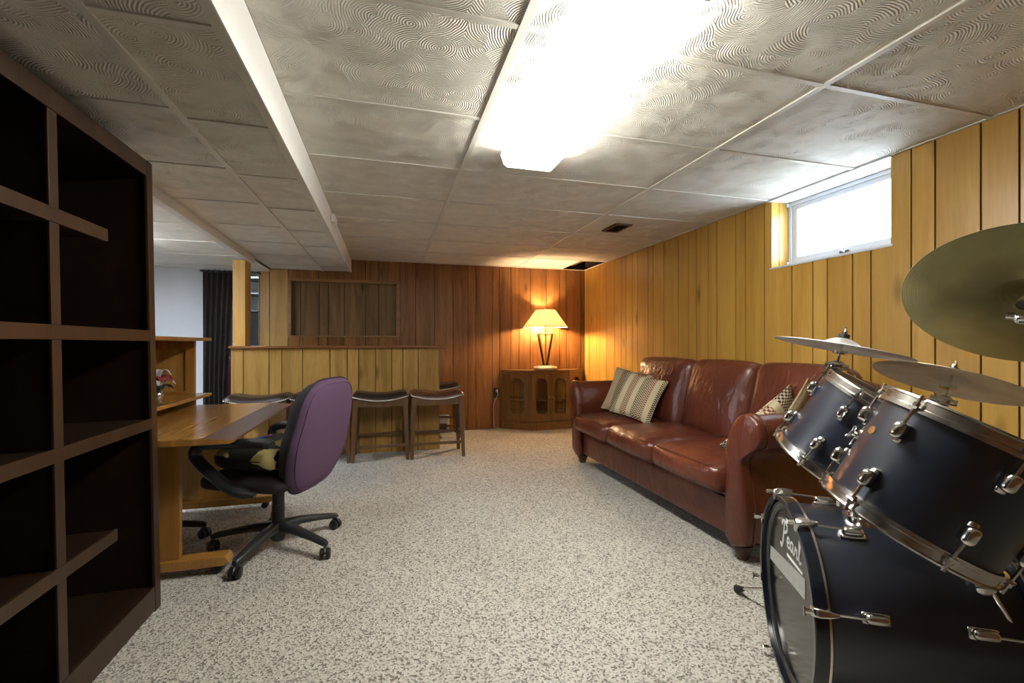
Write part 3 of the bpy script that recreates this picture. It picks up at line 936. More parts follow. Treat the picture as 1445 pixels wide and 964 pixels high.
# ---------------------------------------------------------------- bar stools
def stool_proto():
    t = thing('bar_stool', '', 'stool', group='saddle-seat bar stools')
    W, D, HT = 0.50, 0.33, 0.575
    top = lambda x: 0.042 * (abs(x) / (W / 2)) ** 2.0 - 0.028

    def rows(z0, inset):
        out = []
        n = 14
        for i in range(n + 1):
            x = -W / 2 + inset + (W - 2 * inset) * i / n
            out.append([(x, y, z0 + top(x)) for y in (-D / 2 + inset, D / 2 - inset)])
        return out
    # padded seat: closed loft over the saddle curve
    n, m = 18, 8
    vv = []; ff = []
    for i in range(n + 1):
        u = -1 + 2 * i / n
        x = u * W / 2
        sq = (1 - abs(u) ** 8)
        for j in range(m + 1):
            w = -1 + 2 * j / m
            y = w * D / 2
            pad = 0.055 * (max(0.0, 1 - abs(w) ** 5)) ** 0.5 * (max(0.0, sq)) ** 0.5
            vv.append((x, y, HT + top(x) + 0.022 + pad*0.85))
    base = len(vv)
    for i in range(n + 1):
        u = -1 + 2 * i / n
        x = u * W / 2
        for j in range(m + 1):
            w = -1 + 2 * j / m
            vv.append((x, w * D / 2, HT + top(x)))
    for i in range(n):
        for j in range(m):
            a = i * (m + 1) + j
            ff.append((a, a + 1, a + m + 2, a + m + 1)); ff.append((base + a, base + a + m + 1, base + a + m + 2, base + a + 1))
    for i in range(n):
        a, c = i * (m + 1), (i + 1) * (m + 1)
        ff.append((a, c, base + c, base + a)); ff.append((a + m, base + a + m, base + c + m, c + m))
    for j in range(m):
        ff.append((j, base + j, base + j + 1, j + 1))
        k = n * (m + 1) + j
        ff.append((k, k + 1, base + k + 1, base + k))
    seat = make('seat', B().add(vv, ff), 'stool_leather', t, smooth=60)
    # nail heads round the seat edge
    nb = B()
    for i in range(33):
        x = -W / 2 + 0.008 + (W - 0.016) * i / 32
        for s_ in (-1, 1):
            nb.add(*nail((x, s_ * (D / 2 + 0.001), HT + top(x) + 0.010), (0, s_, 0)))
    for j in range(21):
        y = -D / 2 + 0.01 + (D - 0.02) * j / 20
        for s_ in (-1, 1):
            nb.add(*nail((s_ * (W / 2 + 0.001), y, HT + top(W / 2) + 0.010), (s_, 0, 0)))
    make('nail_heads', nb, 'nail_head', seat)['kind'] = 'stuff'
    # aprons follow the saddle
    for s_ in (-1, 1):
        ab = B()
        n2 = 12
        for i in range(n2):
            xa, xb = -W / 2 + 0.02 + (W - .04) * i / n2, -W / 2 + 0.02 + (W - .04) * (i + 1) / n2
            lo = lambda x: HT - 0.066 - 0.008 * (1 - (2 * x / W) ** 2)
            y0, y1 = s_ * (D / 2 - 0.03), s_ * (D / 2 - 0.008)
            ab.add([(xa, y0, lo(xa)), (xb, y0, lo(xb)), (xb, y1, lo(xb)), (xa, y1, lo(xa)),
                    (xa, y0, HT + top(xa)), (xb, y0, HT + top(xb)), (xb, y1, HT + top(xb)), (xa, y1, HT + top(xa))],
                   [(0, 3, 2, 1), (4, 5, 6, 7), (0, 1, 5, 4), (2, 3, 7, 6)] + ([(3, 0, 4, 7)] if i == 0 else []) + ([(1, 2, 6, 5)] if i == n2 - 1 else []))
        make('apron', ab, 'stool_wood', t)
        make('apron', B().box((s_ * (W / 2 - 0.02) - .01, -D / 2 + 0.02, HT - 0.055), (s_ * (W / 2 - 0.02) + .01, D / 2 - 0.02, HT + 0.008)), 'stool_wood', t)
    # splayed tapered legs
    for sx in (-1, 1):
        for sy in (-1, 1):
            xt, yt = sx * (W / 2 - 0.028), sy * (D / 2 - 0.026)
            xb, yb = sx * (W / 2 - 0.006), sy * (D / 2 - 0.002)
            v = []
            for (x, y, z, h) in ((xb, yb, 0, 0.015), (xt, yt, HT - 0.005, 0.023)):
                v += [(x - h, y - h, z), (x + h, y - h, z), (x + h, y + h, z), (x - h, y + h, z)]
            make('leg', B().add(v, [(0, 3, 2, 1), (4, 5, 6, 7), (0, 1, 5, 4), (1, 2, 6, 5), (2, 3, 7, 6), (3, 0, 4, 7)]), 'stool_wood', t, bevel=0.003)
    for sy, z in ((-1, 0.125), (1, 0.18)):
        make('stretcher', B().box((-W / 2 + 0.02, sy * (D / 2 - 0.008) - 0.009, z), (W / 2 - 0.02, sy * (D / 2 - 0.008) + 0.009, z + 0.028)), 'stool_wood', t, bevel=0.002)
    for sx in (-1, 1):
        make('stretcher', B().box((sx * (W / 2 - 0.015) - 0.009, -D / 2 + 0.01, 0.20), (sx * (W / 2 - 0.015) + 0.009, D / 2 - 0.01, 0.228)), 'stool_wood', t, bevel=0.002)
    return t


def nail(p, nrm, r=0.0062):
    p = Vector(p); nrm = Vector(nrm)
    a = nrm.orthogonal().normalized(); c = nrm.cross(a)
    v = [p + (a * math.cos(k * PI / 3) + c * math.sin(k * PI / 3)) * r for k in range(6)] + [p + nrm * 0.003]
    return v, [(k, (k + 1) % 6, 6) for k in range(6)]


st = stool_proto()
SY = 4.545
st['label'] = 'dark leather saddle bar stool mostly hidden behind the desk at the bar'
M0 = Matrix.Translation((-1.10, SY + 0.02, 0)); st.matrix_world = M0
dup(st, Matrix.Translation((-0.576, SY + 0.01, 0)), 'bar stool hidden behind the purple office chair, only its leg showing')
dup(st, Matrix.Translation((-0.052, SY, 0)), 'black leather saddle bar stool standing right beside the purple chair back')
s3 = dup(st, Matrix.Translation((0.474, SY - 0.01, 0)), 'brown leather saddle bar stool at the right end of the bar')
for ch in s3.children:
    if ch.name.startswith('seat'):
        ch.data = ch.data.copy(); ch.data.materials[0] = MATS['stool_leather_brown']
dup(st, Matrix.Translation((0.575, 5.42, 0)), 'dark bar stool standing behind the bar next to the back wall')

t = thing('cardboard_box', 'small white printed box on the carpet behind the bar', 'box', loc=(0.66, 5.62, 0))
make('carton', B().box((0.575, 5.60, 0), (0.745, 5.68, 0.205)), 'box_white', t, world=True, bevel=0.003)
make('print_panel', B().box((0.60, 5.5985, 0.03), (0.72, 5.5998, 0.11)), 'box_print', t, world=True)
make('flap', B().box((0.575, 5.597, 0.198), (0.745, 5.60, 0.208)), 'box_white', t, world=True)

# ---------------------------------------------------------------- corner cabinet, lamp, outlet
t = thing('display_cabinet', 'low wooden console cabinet with arched glass doors in the corner', 'cabinet', loc=(1.99, 5.56, 0))
FA = [(1.43, 5.675), (1.762, 5.435), (2.012, 5.435), (2.262, 5.435), (2.555, 5.675)]
hexo = lambda o: [(1.43 - o * .9, 5.682), (1.762 - o * .45, 5.435 - o), (2.262 + o * .45, 5.435 - o), (2.555 + o * .9, 5.682)]
CH = 0.735
make('top', B().prism(hexo(0.012), lambda a, c, z: (min(a, 2.583), c, z), CH, CH + 0.02), 'cabinet_wood', t, world=True, bevel=0.004)
make('cornice', B().prism(hexo(0.006), lambda a, c, z: (min(a, 2.583), c, z), CH - 0.022, CH - 0.0005), 'cabinet_wood', t, world=True, bevel=0.003)
make('plinth', B().prism(hexo(0.010), lambda a, c, z: (min(a, 2.583), c, z), 0, 0.075), 'cabinet_wood', t, world=True, bevel=0.004)
make('moulding', B().prism(hexo(0.014), lambda a, c, z: (min(a, 2.583), c, z), 0.0755, 0.10), 'cabinet_wood', t, world=True, bevel=0.006)
make('back_panel', B().box((1.44, 5.672, 0.10), (2.545, 5.682, CH - 0.023)), 'panel_brown', t, world=True)
make('inner_shelf', B().prism([(1.50, 5.67), (1.78, 5.47), (2.245, 5.47), (2.49, 5.67)], lambda a, c, z: (a, c, z), 0.36, 0.372), 'cabinet_wood', t, world=True)
make('inner_floor', B().prism([(1.46, 5.67), (1.775, 5.45), (2.25, 5.45), (2.52, 5.67)], lambda a, c, z: (a, c, z), 0.1005, 0.112), 'cabinet_wood', t, world=True)


def arch(hw, z0, z1, k=10):
    """pointed, shouldered window outline, anticlockwise from bottom left corner cut"""
    c = 0.35 * hw
    pts = [(-hw + c, z0), (hw - c, z0), (hw, z0 + c * 1.3)]
    zs = z1 - hw * 1.05
    pts.append((hw, zs))
    for i in range(1, k):
        a = PI / 2 * i / k
        pts.append((hw * math.cos(a), zs + (z1 - zs) * math.sin(a)))
    pts.append((0, z1))
    for i in range(k - 1, 0, -1):
        a = PI / 2 * i / k
        pts.append((-hw * math.cos(a), zs + (z1 - zs) * math.sin(a)))
    pts += [(-hw, zs), (-hw, z0 + c * 1.3)]
    return pts


for q in range(4):
    A, Bp = Vector(FA[q]), Vector(FA[q + 1])
    d = (Bp - A); w = d.length; d.normalize(); nrm = Vector((d.y, -d.x))
    mid = (A + Bp) / 2
    fn = lambda a, z, s_: (mid.x + d.x * a + nrm.x * s_, mid.y + d.y * a + nrm.y * s_, z)
    hw = min(w / 2 - 0.045, 0.088) if q in (1, 2) else 0.105
    z0, z1 = 0.20, 0.655
    inn = arch(hw, z0, z1)
    W2, D0, D1 = w / 2 - 0.004, 0.112, CH - 0.026
    zc = (z0 + z1) / 2
    out = []
    for (a, z) in inn:
        k = max(abs(a) / W2, abs(z - zc) / ((D1 - D0) / 2 if True else 1))
        k = max(k, 1e-6)
        out.append((a / k, (z - zc) / k * 1.0 + (D0 + D1) / 2))
    # pull the nearest outline points onto the four corners
    for cx, cz in ((-W2, D0), (W2, D0), (W2, D1), (-W2, D1)):
        i = min(range(len(out)), key=lambda n_: (out[n_][0] - cx) ** 2 + (out[n_][1] - cz) ** 2)
        out[i] = (cx, cz)
    door = make('door', B().ring(out, inn, fn, -0.018, 0.0), 'cabinet_wood', t, world=True)
    in2 = [(a * 0.86, zc + (z - zc) * 0.955) for a, z in inn]
    make('arch_moulding', B().ring([(a * 1.10, zc + (z - zc) * 1.035) for a, z in inn], [(a * .97, zc + (z - zc) * .99) for a, z in inn], fn, 0.0002, 0.009), 'cabinet_wood', door, world=True)
    make('glass', B().prism(inn, fn, -0.012, -0.009), 'pane_glass', door, world=True)
    le = B()
    for a in (-hw * .42, hw * .42):
        le.add([fn(a - .002, z0, -.0085), fn(a + .002, z0, -.0085), fn(a + .002, z1 - hw * .35, -.0085), fn(a - .002, z1 - hw * .35, -.0085),
                fn(a - .002, z0, -.005), fn(a + .002, z0, -.005), fn(a + .002, z1 - hw * .35, -.005), fn(a - .002, z1 - hw * .35, -.005)],
               [(0, 1, 2, 3), (7, 6, 5, 4), (0, 4, 5, 1), (2, 6, 7, 3), (1, 5, 6, 2), (0, 3, 7, 4)])
    for z in (z0 + .06, 0.42):
        le.add([fn(-hw, z, -.0085), fn(hw, z, -.0085), fn(hw, z + .004, -.0085), fn(-hw, z + .004, -.0085),
                fn(-hw, z, -.005), fn(hw, z, -.005), fn(hw, z + .004, -.005), fn(-hw, z + .004, -.005)],
               [(0, 1, 2, 3), (7, 6, 5, 4), (0, 4, 5, 1), (2, 6, 7, 3), (1, 5, 6, 2), (0, 3, 7, 4)])
    make('leading', le, 'lamp_iron', door, world=True)
    if q in (1, 2):
        a = (W2 - 0.02) * (1 if q == 1 else -1)
        make('pull', B().cyl(fn(a, 0.41, 0), fn(a, 0.41, 0.016), 0.007, 0.010, n=12), 'brass', door, world=True, smooth=40)
for (x, y) in FA:
    make('corner_post', B().box((x - .006, y - .008, 0.10), (x + .006, min(y + .012, 5.684), CH - .023)), 'cabinet_wood', t, world=True)

LXc, LYc, LZ = 1.962, 5.50, CH + 0.0205
t = thing('table_lamp', 'lit table lamp with cream shade and open V-shaped base', 'lamp', loc=(LXc, LYc, LZ))
make('base', B().lathe([(0.10, 0), (0.145, 0.012), (0.152, 0.028), (0.14, 0.046), (0.085, 0.056), (0.0, 0.057)], 36), 'lamp_base_stone', t, smooth=50)
make('base_plate', B().lathe([(0.07, 0.0575), (0.07, 0.064), (0.0, 0.064)], 24), 'lamp_iron', t, smooth=40)
for k in range(4):
    a = R(20 + 90 * k)
    c_, s_ = math.cos(a), math.sin(a)
    make('leg', B().cyl((0.03 * c_, 0.03 * s_, 0.062), (0.125 * c_, 0.125 * s_, 0.46), 0.013, 0.010, n=8), 'lamp_iron', t, smooth=40)
rg = B()
for k in range(4):
    a, a2 = R(20 + 90 * k), R(110 + 90 * k)
    rg.cyl((0.125 * math.cos(a), 0.125 * math.sin(a), 0.457), (0.125 * math.cos(a2), 0.125 * math.sin(a2), 0.457), 0.006, n=8)
    rg.cyl((0, 0, 0.457), (0.125 * math.cos(a), 0.125 * math.sin(a), 0.457), 0.005, n=8)
make('top_ring', rg, 'lamp_iron', t, smooth=40)
make('stem', B().cyl((0, 0, 0.064), (0, 0, 0.50), 0.007, n=12).lathe([(0.016, 0.44), (0.022, 0.45), (0.016, 0.465)], 16), 'brass', t, smooth=40)
make('socket', B().lathe([(0.018, 0.50), (0.018, 0.565), (0.012, 0.575)], 16), 'brass', t, smooth=40)
make('bulb', B().lathe([(0.012, 0.576), (0.013, 0.590), (0.020, 0.61), (0.026, 0.64), (0.020, 0.665), (0.0, 0.672)], 20), 'bulb_white', t, smooth=60)
sh = [(0.285, 0.545), (0.126, 0.765)]
shade = make('lamp_shade', B().lathe([(0.285, 0.545), (0.126, 0.765), (0.1245, 0.765), (0.2832, 0.545)], 48, close=True), 'shade_cloth', t, smooth=50)
make('shade_trim', B().lathe([(0.2865, 0.543), (0.2815, 0.552), (0.2795, 0.552), (0.2845, 0.543)], 48, close=True), 'lamp_base_stone', shade, smooth=50)
make('seam', B().tube([(-0.10 - .13 * k / 6, -math.sqrt(max(0, (0.127 + .159 * k / 6) ** 2 - (0.10 + .13 * k / 6) ** 2)), 0.764 - .2185 * k / 6) for k in range(7)], 0.0014, n=6), 'lamp_base_stone', shade)
hp = B().tube([(0.016, 0, 0.545), (0.05, 0, 0.60), (0.055, 0, 0.66), (0.03, 0, 0.735), (0, 0, 0.755), (-0.03, 0, 0.735), (-0.055, 0, 0.66), (-0.05, 0, 0.60), (-0.016, 0, 0.545)], 0.0025, n=8)
for k in range(3):
    a = R(30 + 120 * k); hp.cyl((0, 0, 0.757), (0.125 * math.cos(a), 0.125 * math.sin(a), 0.757), 0.002, n=6)
make('harp', hp, 'brass', t, smooth=40)
make('finial', B().lathe([(0.006, 0.757), (0.010, 0.768), (0.012, 0.778), (0.006, 0.788), (0, 0.79)], 14), 'brass', t, smooth=40)
t = thing('wall_outlet', 'black wall outlet with a white cord plugged in', 'outlet', loc=(1.36, 5.688, 0.46))
make('cover_plate', B().rbox((1.358, 5.684, 0.46), (0.075, 0.008, 0.125), 0.004, n=4), 'outlet_black', t, world=True, smooth=40)
for z in (0.435, 0.485):
    make('socket_face', B().cyl((1.358, 5.6805, z), (1.358, 5.6785, z), 0.017, n=16), 'outlet_black', t, world=True, smooth=40)
t = thing('lamp_cord', 'white electric cord hanging from the black wall outlet', 'cord', loc=(1.36, 5.66, 0.40))
make('plug', B().rbox((1.362, 5.664, 0.485), (0.026, 0.026, 0.034), 0.006, n=4), 'cord_white', t, world=True, smooth=40)
make('cable', B().tube([(1.362, 5.648, 0.478), (1.37, 5.635, 0.45), (1.352, 5.64, 0.40), (1.322, 5.648, 0.34), (1.312, 5.655, 0.27), (1.318, 5.66, 0.15), (1.33, 5.66, 0.03), (1.37, 5.672, 0.006), (1.415, 5.674, 0.006)], 0.0038, n=8), 'cord_white', t, world=True, smooth=60)

# ---------------------------------------------------------------- sofa
t = thing('leather_sofa', 'three-seat reddish brown leather sofa with rolled arms along the right wall', 'sofa', loc=(2.1, 2.82, 0))
SY0, SY1 = 1.955, 3.79          # inner faces of the arms
SF = 1.665
prof = [(0, .10), (0, .50), (.008, .57), (.03, .64), (.06, .695), (.095, .73), (.135, .746), (.175, .738), (.21, .708), (.228, .665), (.226, .625),
        (.205, .59), (.175, .57), (.145, .555), (.122, .52), (.12, .46), (.135, .38), (.15, .28), (.15, .20), (.14, .13), (.128, .10)]


def catmull(p, n=4):
    out = []
    m = len(p)
    for i in range(m):
        a, b_, c, d = [Vector(p[(i + k) % m]) for k in (-1, 0, 1, 2)]
        for k in range(n):
            u = k / n
            out.append(tuple(0.5 * ((2 * b_) + (c - a) * u + (2 * a - 5 * b_ + 4 * c - d) * u * u + (3 * b_ - a - 3 * c + d) * u ** 3)))
    return out


sp = prof[:1] + catmull(prof[1:-1] + [prof[-1], prof[0]], 3)[:-3]
for side, yin in ((-1, SY0), (1, SY1)):
    fn = lambda a, z, x: (x, yin + side * a, z)
    shrink = lambda k: [(0.09 + (a - 0.09) * k, 0.40 + (z - 0.40) * (1 - (1 - k) * .45)) for a, z in sp]
    arm = make('arm', B().prism(shrink(0.95), fn, SF + 0.05, 2.46), 'leather', t, world=True, smooth=45)
    # padded front facing with a rounded edge
    fb = B()
    levels = [(0.955, SF + 0.052), (1.0, SF + 0.045), (1.012, SF + 0.028), (0.995, SF + 0.010), (0.93, SF + 0.001), (0.6, SF - 0.008), (0.2, SF - 0.010)]
    vv = []; ff = []
    n = len(sp)
    for k, x in levels: vv += [fn(a, z, x) for a, z in shrink(k)]
    for l in range(len(levels) - 1):
        for i in range(n):
            j = (i + 1) % n
            ff.append((l * n + i, l * n + j, (l + 1) * n + j, (l + 1) * n + i))
    ff.append(list(range(n))); ff.append(list(range((len(levels) - 1) * n, len(levels) * n)))
    face = make('arm_front', fb.add(vv, ff), 'leather', arm, world=True, smooth=70)
    make('piping', B().tube([fn(a, z, SF + 0.054) for a, z in shrink(0.985)], 0.005, n=6, closed=True), 'leather', face, world=True, smooth=60)
make('base_rail', B().rbox(((SF + 0.045 + 2.4) / 2, (SY0 + SY1) / 2, 0.185), (2.4 - SF - 0.045, SY1 - SY0, 0.20), 0.02, n=10), 'leather', t, world=True, smooth=45)
# thin leather deck board under the cushions
make('seat_deck', B().box((SF + 0.06, SY0, 0.286), (2.35, SY1, 0.302)), 'leather', t, world=True)
w3 = (SY1 - SY0) / 3
for k in range(3):
    y0 = SY0 + w3 * k
    cs = make('seat_cushion', B().rbox((1.965, y0 + w3 / 2, 0.385), (0.70, w3 - 0.004, 0.155), 0.055, n=14, puff=(0.025, 0.0, 0.035)), 'leather', t, world=True, smooth=70)
    zt = 0.4495
    make('welt', B().tube([(1.632 - 0.012 * math.sin(PI * i / 10), y0 + 0.05 + (w3 - .1) * i / 10, zt + 0.006 * math.sin(PI * i / 10)) for i in range(11)], 0.0035, n=6), 'leather', cs, world=True, smooth=60)
# back: frame roll and three loose-looking cushions that lean
make('back_frame', B().rbox((2.435, 2.85, 0.50), (0.19, 2.22, 0.80), 0.085, n=16), 'leather', t, world=True, smooth=60)
bw = [(1.78, 2.37), (2.375, 2.995), (3.0, 3.73)]
for k, (y0, y1) in enumerate(bw):
    bb = B().rbox((0, 0, 0), (0.19, y1 - y0, 0.56), 0.07, n=16, puff=(0.035, 0.0, 0.012))
    M = Matrix.Translation((2.275, (y0 + y1) / 2, 0.685)) @ Matrix.Rotation(R(13), 4, 'Y')
    make('back_cushion', bb.xf(M), 'leather', t, world=True, smooth=70)
for x, y in ((1.735, SY0 - 0.05), (1.735, SY1 + 0.06), (2.42, SY0 - 0.05), (2.42, SY1 + 0.06)):
    make('leg', B().lathe([(0.026, 0), (0.030, 0.008), (0.036, 0.035), (0.046, 0.06), (0.046, 0.072), (0.034, 0.078), (0.034, 0.105)], 20, c=(x, y, 0)), 'foot_wood', t, world=True, smooth=45)


def pillow(name, label, mat, M, w=0.42, h=0.42, th=0.13):
    n = 18
    bb = B()
    for sg in (1, -1):
        rows_ = []
        for i in range(n + 1):
            u = -1 + 2 * i / n; r_ = []
            for j in range(n + 1):
                v_ = -1 + 2 * j / n
                k = max(0.0, (1 - u ** 2)) ** 0.5 * max(0.0, (1 - v_ ** 2)) ** 0.5
                pin = 1 - 0.07 * (1 - abs(v_) ** 2) * abs(u) ** 3
                pin2 = 1 - 0.07 * (1 - abs(u) ** 2) * abs(v_) ** 3
                r_.append((u * w / 2 * pin, v_ * h / 2 * pin2, sg * th / 2 * k ** 0.8))
            rows_.append(r_ if sg > 0 else r_)
        bb.grid(rows_)
    t = thing(name, label, 'pillow', M=M, group='sofa pillows')
    make('cover', bb, mat, t, smooth=75)
    ed = []
    for q in range(4):
        for i in range(n):
            u = -1 + 2 * i / n
            p_ = [(u, -1), (1, u), (-u, 1), (-1, -u)][q]
            pin = 1 - 0.07 * (1 - abs(p_[1]) ** 2) * abs(p_[0]) ** 3
            pin2 = 1 - 0.07 * (1 - abs(p_[0]) ** 2) * abs(p_[1]) ** 3
            ed.append((p_[0] * w / 2 * pin, p_[1] * h / 2 * pin2, 0))
    make('seam', B().tube(ed, 0.004, n=6, closed=True), mat, t, smooth=60)
    return t


def pil(c, nrm, up, roll=0):
    z = Vector(nrm).normalized(); y = Vector(up); y = (y - z * y.dot(z)).normalized(); x = y.cross(z)
    M = Matrix((x, y, z)).transposed().to_4x4(); M.translation = Vector(c)
    return M @ Matrix.Rotation(R(roll), 4, 'Z')


pillow('throw_pillow', 'tan throw pillow with woven stripes leaning at the far sofa arm', 'weave_bands', pil((2.02, 3.52, 0.665), (-0.75, -0.52, 0.42), (0.25, 0.12, 1), -8), 0.40, 0.40, 0.12)
pillow('throw_pillow', 'woven maroon and cream pillow in front of the tan striped pillow', 'weave_full', pil((1.975, 3.30, 0.655), (-0.75, -0.45, 0.48), (0.25, 0.12, 1), -10), 0.38, 0.38, 0.10)
pillow('throw_pillow', 'woven maroon and cream pillow wedged behind the near sofa arm', 'weave_full', pil((2.01, 2.05, 0.58), (-0.12, 0.95, 0.16), (0.0, -0.1, 1), -33), 0.56, 0.31, 0.11)
pillow('throw_pillow', 'plain tan pillow behind the woven one at the near sofa arm', 'tan_cloth', pil((2.20, 1.985, 0.675), (-0.25, 0.9, 0.2), (0.0, -0.1, 1), 38), 0.33, 0.33, 0.06)

# ---------------------------------------------------------------- bookcase
Mbk = Matrix.Translation((-0.905, 1.3, 0)) @ Matrix.Rotation(R(-1.0), 4, 'Y') @ Matrix.Translation((0.905, -1.3, 0))
t = thing('bookcase', 'tall dark brown bookcase with empty staggered shelves at the left edge', 'bookcase', M=Matrix.Translation((-1.05, 1.3, 0)) @ Matrix.Rotation(R(-1.0), 4, 'Y'))
BKX, BKD = -0.905, 0.31
tr = Mbk


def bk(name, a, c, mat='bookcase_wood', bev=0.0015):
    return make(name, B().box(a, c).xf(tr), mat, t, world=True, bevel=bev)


YE0, YE1 = 0.30, 2.205
bk('end_panel', (BKX - BKD, YE1 - 0.024, 0.0), (BKX - 0.006, YE1, 1.825))
bk('end_panel', (BKX - BKD, YE0, 0.0), (BKX - 0.006, YE0 + 0.024, 1.825))
bk('end_stile', (BKX - 0.006, YE1 - 0.045, 0.0), (BKX + 0.004, YE1, 1.825), 'bookcase_edge')
bk('end_stile', (BKX - 0.006, YE0, 0.0), (BKX + 0.004, YE0 + 0.045, 1.825), 'bookcase_edge')
bk('top_panel', (BKX - BKD, YE0 + 0.0245, 1.80), (BKX - 0.006, YE1 - 0.0245, 1.825))
bk('top_rail', (BKX - 0.006, YE0 + 0.0455, 1.762), (BKX + 0.003, YE1 - 0.0455, 1.825), 'bookcase_edge')
bk('back_panel', (BKX - BKD - 0.006, YE0, 0.02), (BKX - BKD, YE1, 1.82))
bk('bottom_shelf', (BKX - BKD, YE0 + 0.0245, 0.075), (BKX - 0.006, YE1 - 0.0245, 0.097))
bk('plinth_rail', (BKX - 0.006, YE0 + 0.0455, 0.006), (BKX + 0.003, YE1 - 0.0455, 0.102), 'bookcase_edge')
DV = [(1.605, 1.645), (1.03, 1.07)]
for (a, c) in DV:
    for z0, z1 in ((0.0975, 0.395), (0.4375, 0.74), (0.7825, 1.095), (1.1395, 1.435), (1.4795, 1.7995)):
        bk('divider', (BKX - BKD, a + 0.006, z0), (BKX - 0.006, c - 0.006, z1))
        bk('divider_stile', (BKX - 0.006, a, max(z0, 0.103)), (BKX + 0.0015, c, min(z1, 1.7615)), 'bookcase_edge')
for z0, z1, y1 in ((1.0955, 1.139, YE1 - 0.0245), (0.7405, 0.782, YE1 - 0.0245), (1.4355, 1.479, 1.885), (0.3955, 0.437, 1.905)):
    s_ = bk('shelf', (BKX - BKD, YE0 + 0.0245, z0 + 0.012), (BKX - 0.007, y1, z1 - 0.004))
    make('shelf_lip', B().box((BKX - 0.0065, YE0 + 0.0455, z0), (BKX + 0.004, min(y1, YE1 - 0.0455), z1)).xf(tr), 'bookcase_edge', s_, world=True, bevel=0.0015)

# ---------------------------------------------------------------- desk
t = thing('computer_desk', 'wooden computer desk with raised shelf and hutch behind the bookcase', 'desk', loc=(-1.1, 2.9, 0))
DZ = 0.672
DY0, DY1, DXF, DXB = 2.255, 3.535, -0.645, -1.56
make('desk_top', B().prism([(DXB, DZ - 0.028), (DXF - 0.13, DZ - 0.028), (DXF - 0.13, DZ), (DXB, DZ)], lambda a, z, y: (a, y, z), DY0, DY1), 'desk_top', t, world=True, bevel=0.002)
make('front_edge', B().prism([(DXF - 0.1295, DZ - 0.028), (DXF - 0.02, DZ - 0.026), (DXF, DZ - 0.018), (DXF - 0.004, DZ - 0.011), (DXF - 0.1295, DZ + 0.0002)], lambda a, z, y: (a, y, z), DY0 + 0.003, DY1 - 0.003), 'desk_dark', t, world=True)
make('edge_band', B().prism([(DXB, DZ - 0.0285), (DXF - 0.02, DZ - 0.0262), (DXF + 0.001, DZ - 0.018), (DXF - 0.004, DZ - 0.0105), (DXF - 0.1295, DZ + 0.0005), (DXB, DZ + 0.0005)], lambda a, z, y: (a, y, z), DY0 - 0.004, DY0 - 0.0002), 'desk_wood', t, world=True)
for y in (2.445, 3.335):
    make('leg_panel', B().box((-1.36, y, 0.085), (-0.925, y + 0.03, DZ - 0.0285)), 'desk_wood', t, world=True, bevel=0.003)
    ft = make('foot', B().prism([(-1.55, 0.040), (-0.745, 0.040), (-0.715, 0.052), (-0.73, 0.084), (-1.55, 0.084)], lambda a, z, yy_: (a, yy_, z), y - 0.025, y + 0.055), 'desk_wood', t, world=True, bevel=0.004)
    for x in (-0.775, -1.49):
        make('caster', B().cyl((x, y - 0.012, 0.02), (x, y + 0.006, 0.02), 0.02, n=16).cyl((x, y + 0.012, 0.02), (x, y + 0.03, 0.02), 0.02, n=16).cyl((x, y + 0.009, 0.02), (x, y + 0.009, 0.0395), 0.008, n=8), 'rubber', ft, world=True, smooth=40)
make('modesty_panel', B().box((-1.545, 2.476, 0.30), (-1.53, 3.334, 0.56)), 'desk_wood', t, world=True)
make('crossbar', B().box((-1.0, 2.476, 0.565), (-0.95, 3.334, 0.615)), 'desk_wood', t, world=True, bevel=0.003)
# raised shelf, top shelf and framed end of the hutch
make('raised_shelf', B().box((-1.56, 2.30, 0.727), (-1.17, 3.60, 0.747)), 'desk_top', t, world=True, bevel=0.003)
for y in (2.42, 3.46):
    make('riser', B().box((-1.50, y, DZ + 0.0005), (-1.22, y + 0.018, 0.7265)), 'desk_wood', t, world=True)
make('hutch_top', B().box((-1.56, 2.30, 1.105), (-1.17, 3.60, 1.126)), 'desk_wood', t, world=True, bevel=0.003)
px0, px1, pz0, pz1 = -1.555, -1.255, 0.7475, 1.1045
make('hutch_end', B().ring(rect(px0, px1, pz0, pz1), rect(px0 + 0.055, px1 - 0.055, pz0 + 0.02, pz1 - 0.055), lambda a, z, y: (a, y, z), 3.545, 3.575), 'desk_wood', t, world=True, bevel=0.004)
make('hutch_panel', B().box((px0 + 0.05, 3.563, pz0 + 0.015), (px1 - 0.05, 3.572, pz1 - 0.05)), 'panel_bar', t, world=True)
make('hutch_back', B().box((-1.575, 2.30, 0.7475), (-1.561, 3.60, 1.1045)), 'desk_wood', t, world=True)
make('hutch_end', B().box((px0, 2.31, pz0), (px1, 2.335, pz1)), 'desk_wood', t, world=True)

# little flower arrangement on the raised shelf
fx, fy, fz = -1.235, 2.98, 0.7475
t = thing('flower_ornament', 'small red and white flower ornament on the desk shelf', 'ornament', loc=(fx, fy, fz))
make('vase', B().lathe([(0.022, 0), (0.028, 0.006), (0.018, 0.02), (0.03, 0.045), (0.024, 0.07), (0.016, 0.075)], 18), 'vase_silver', t, smooth=50)
rp = random.Random(5)


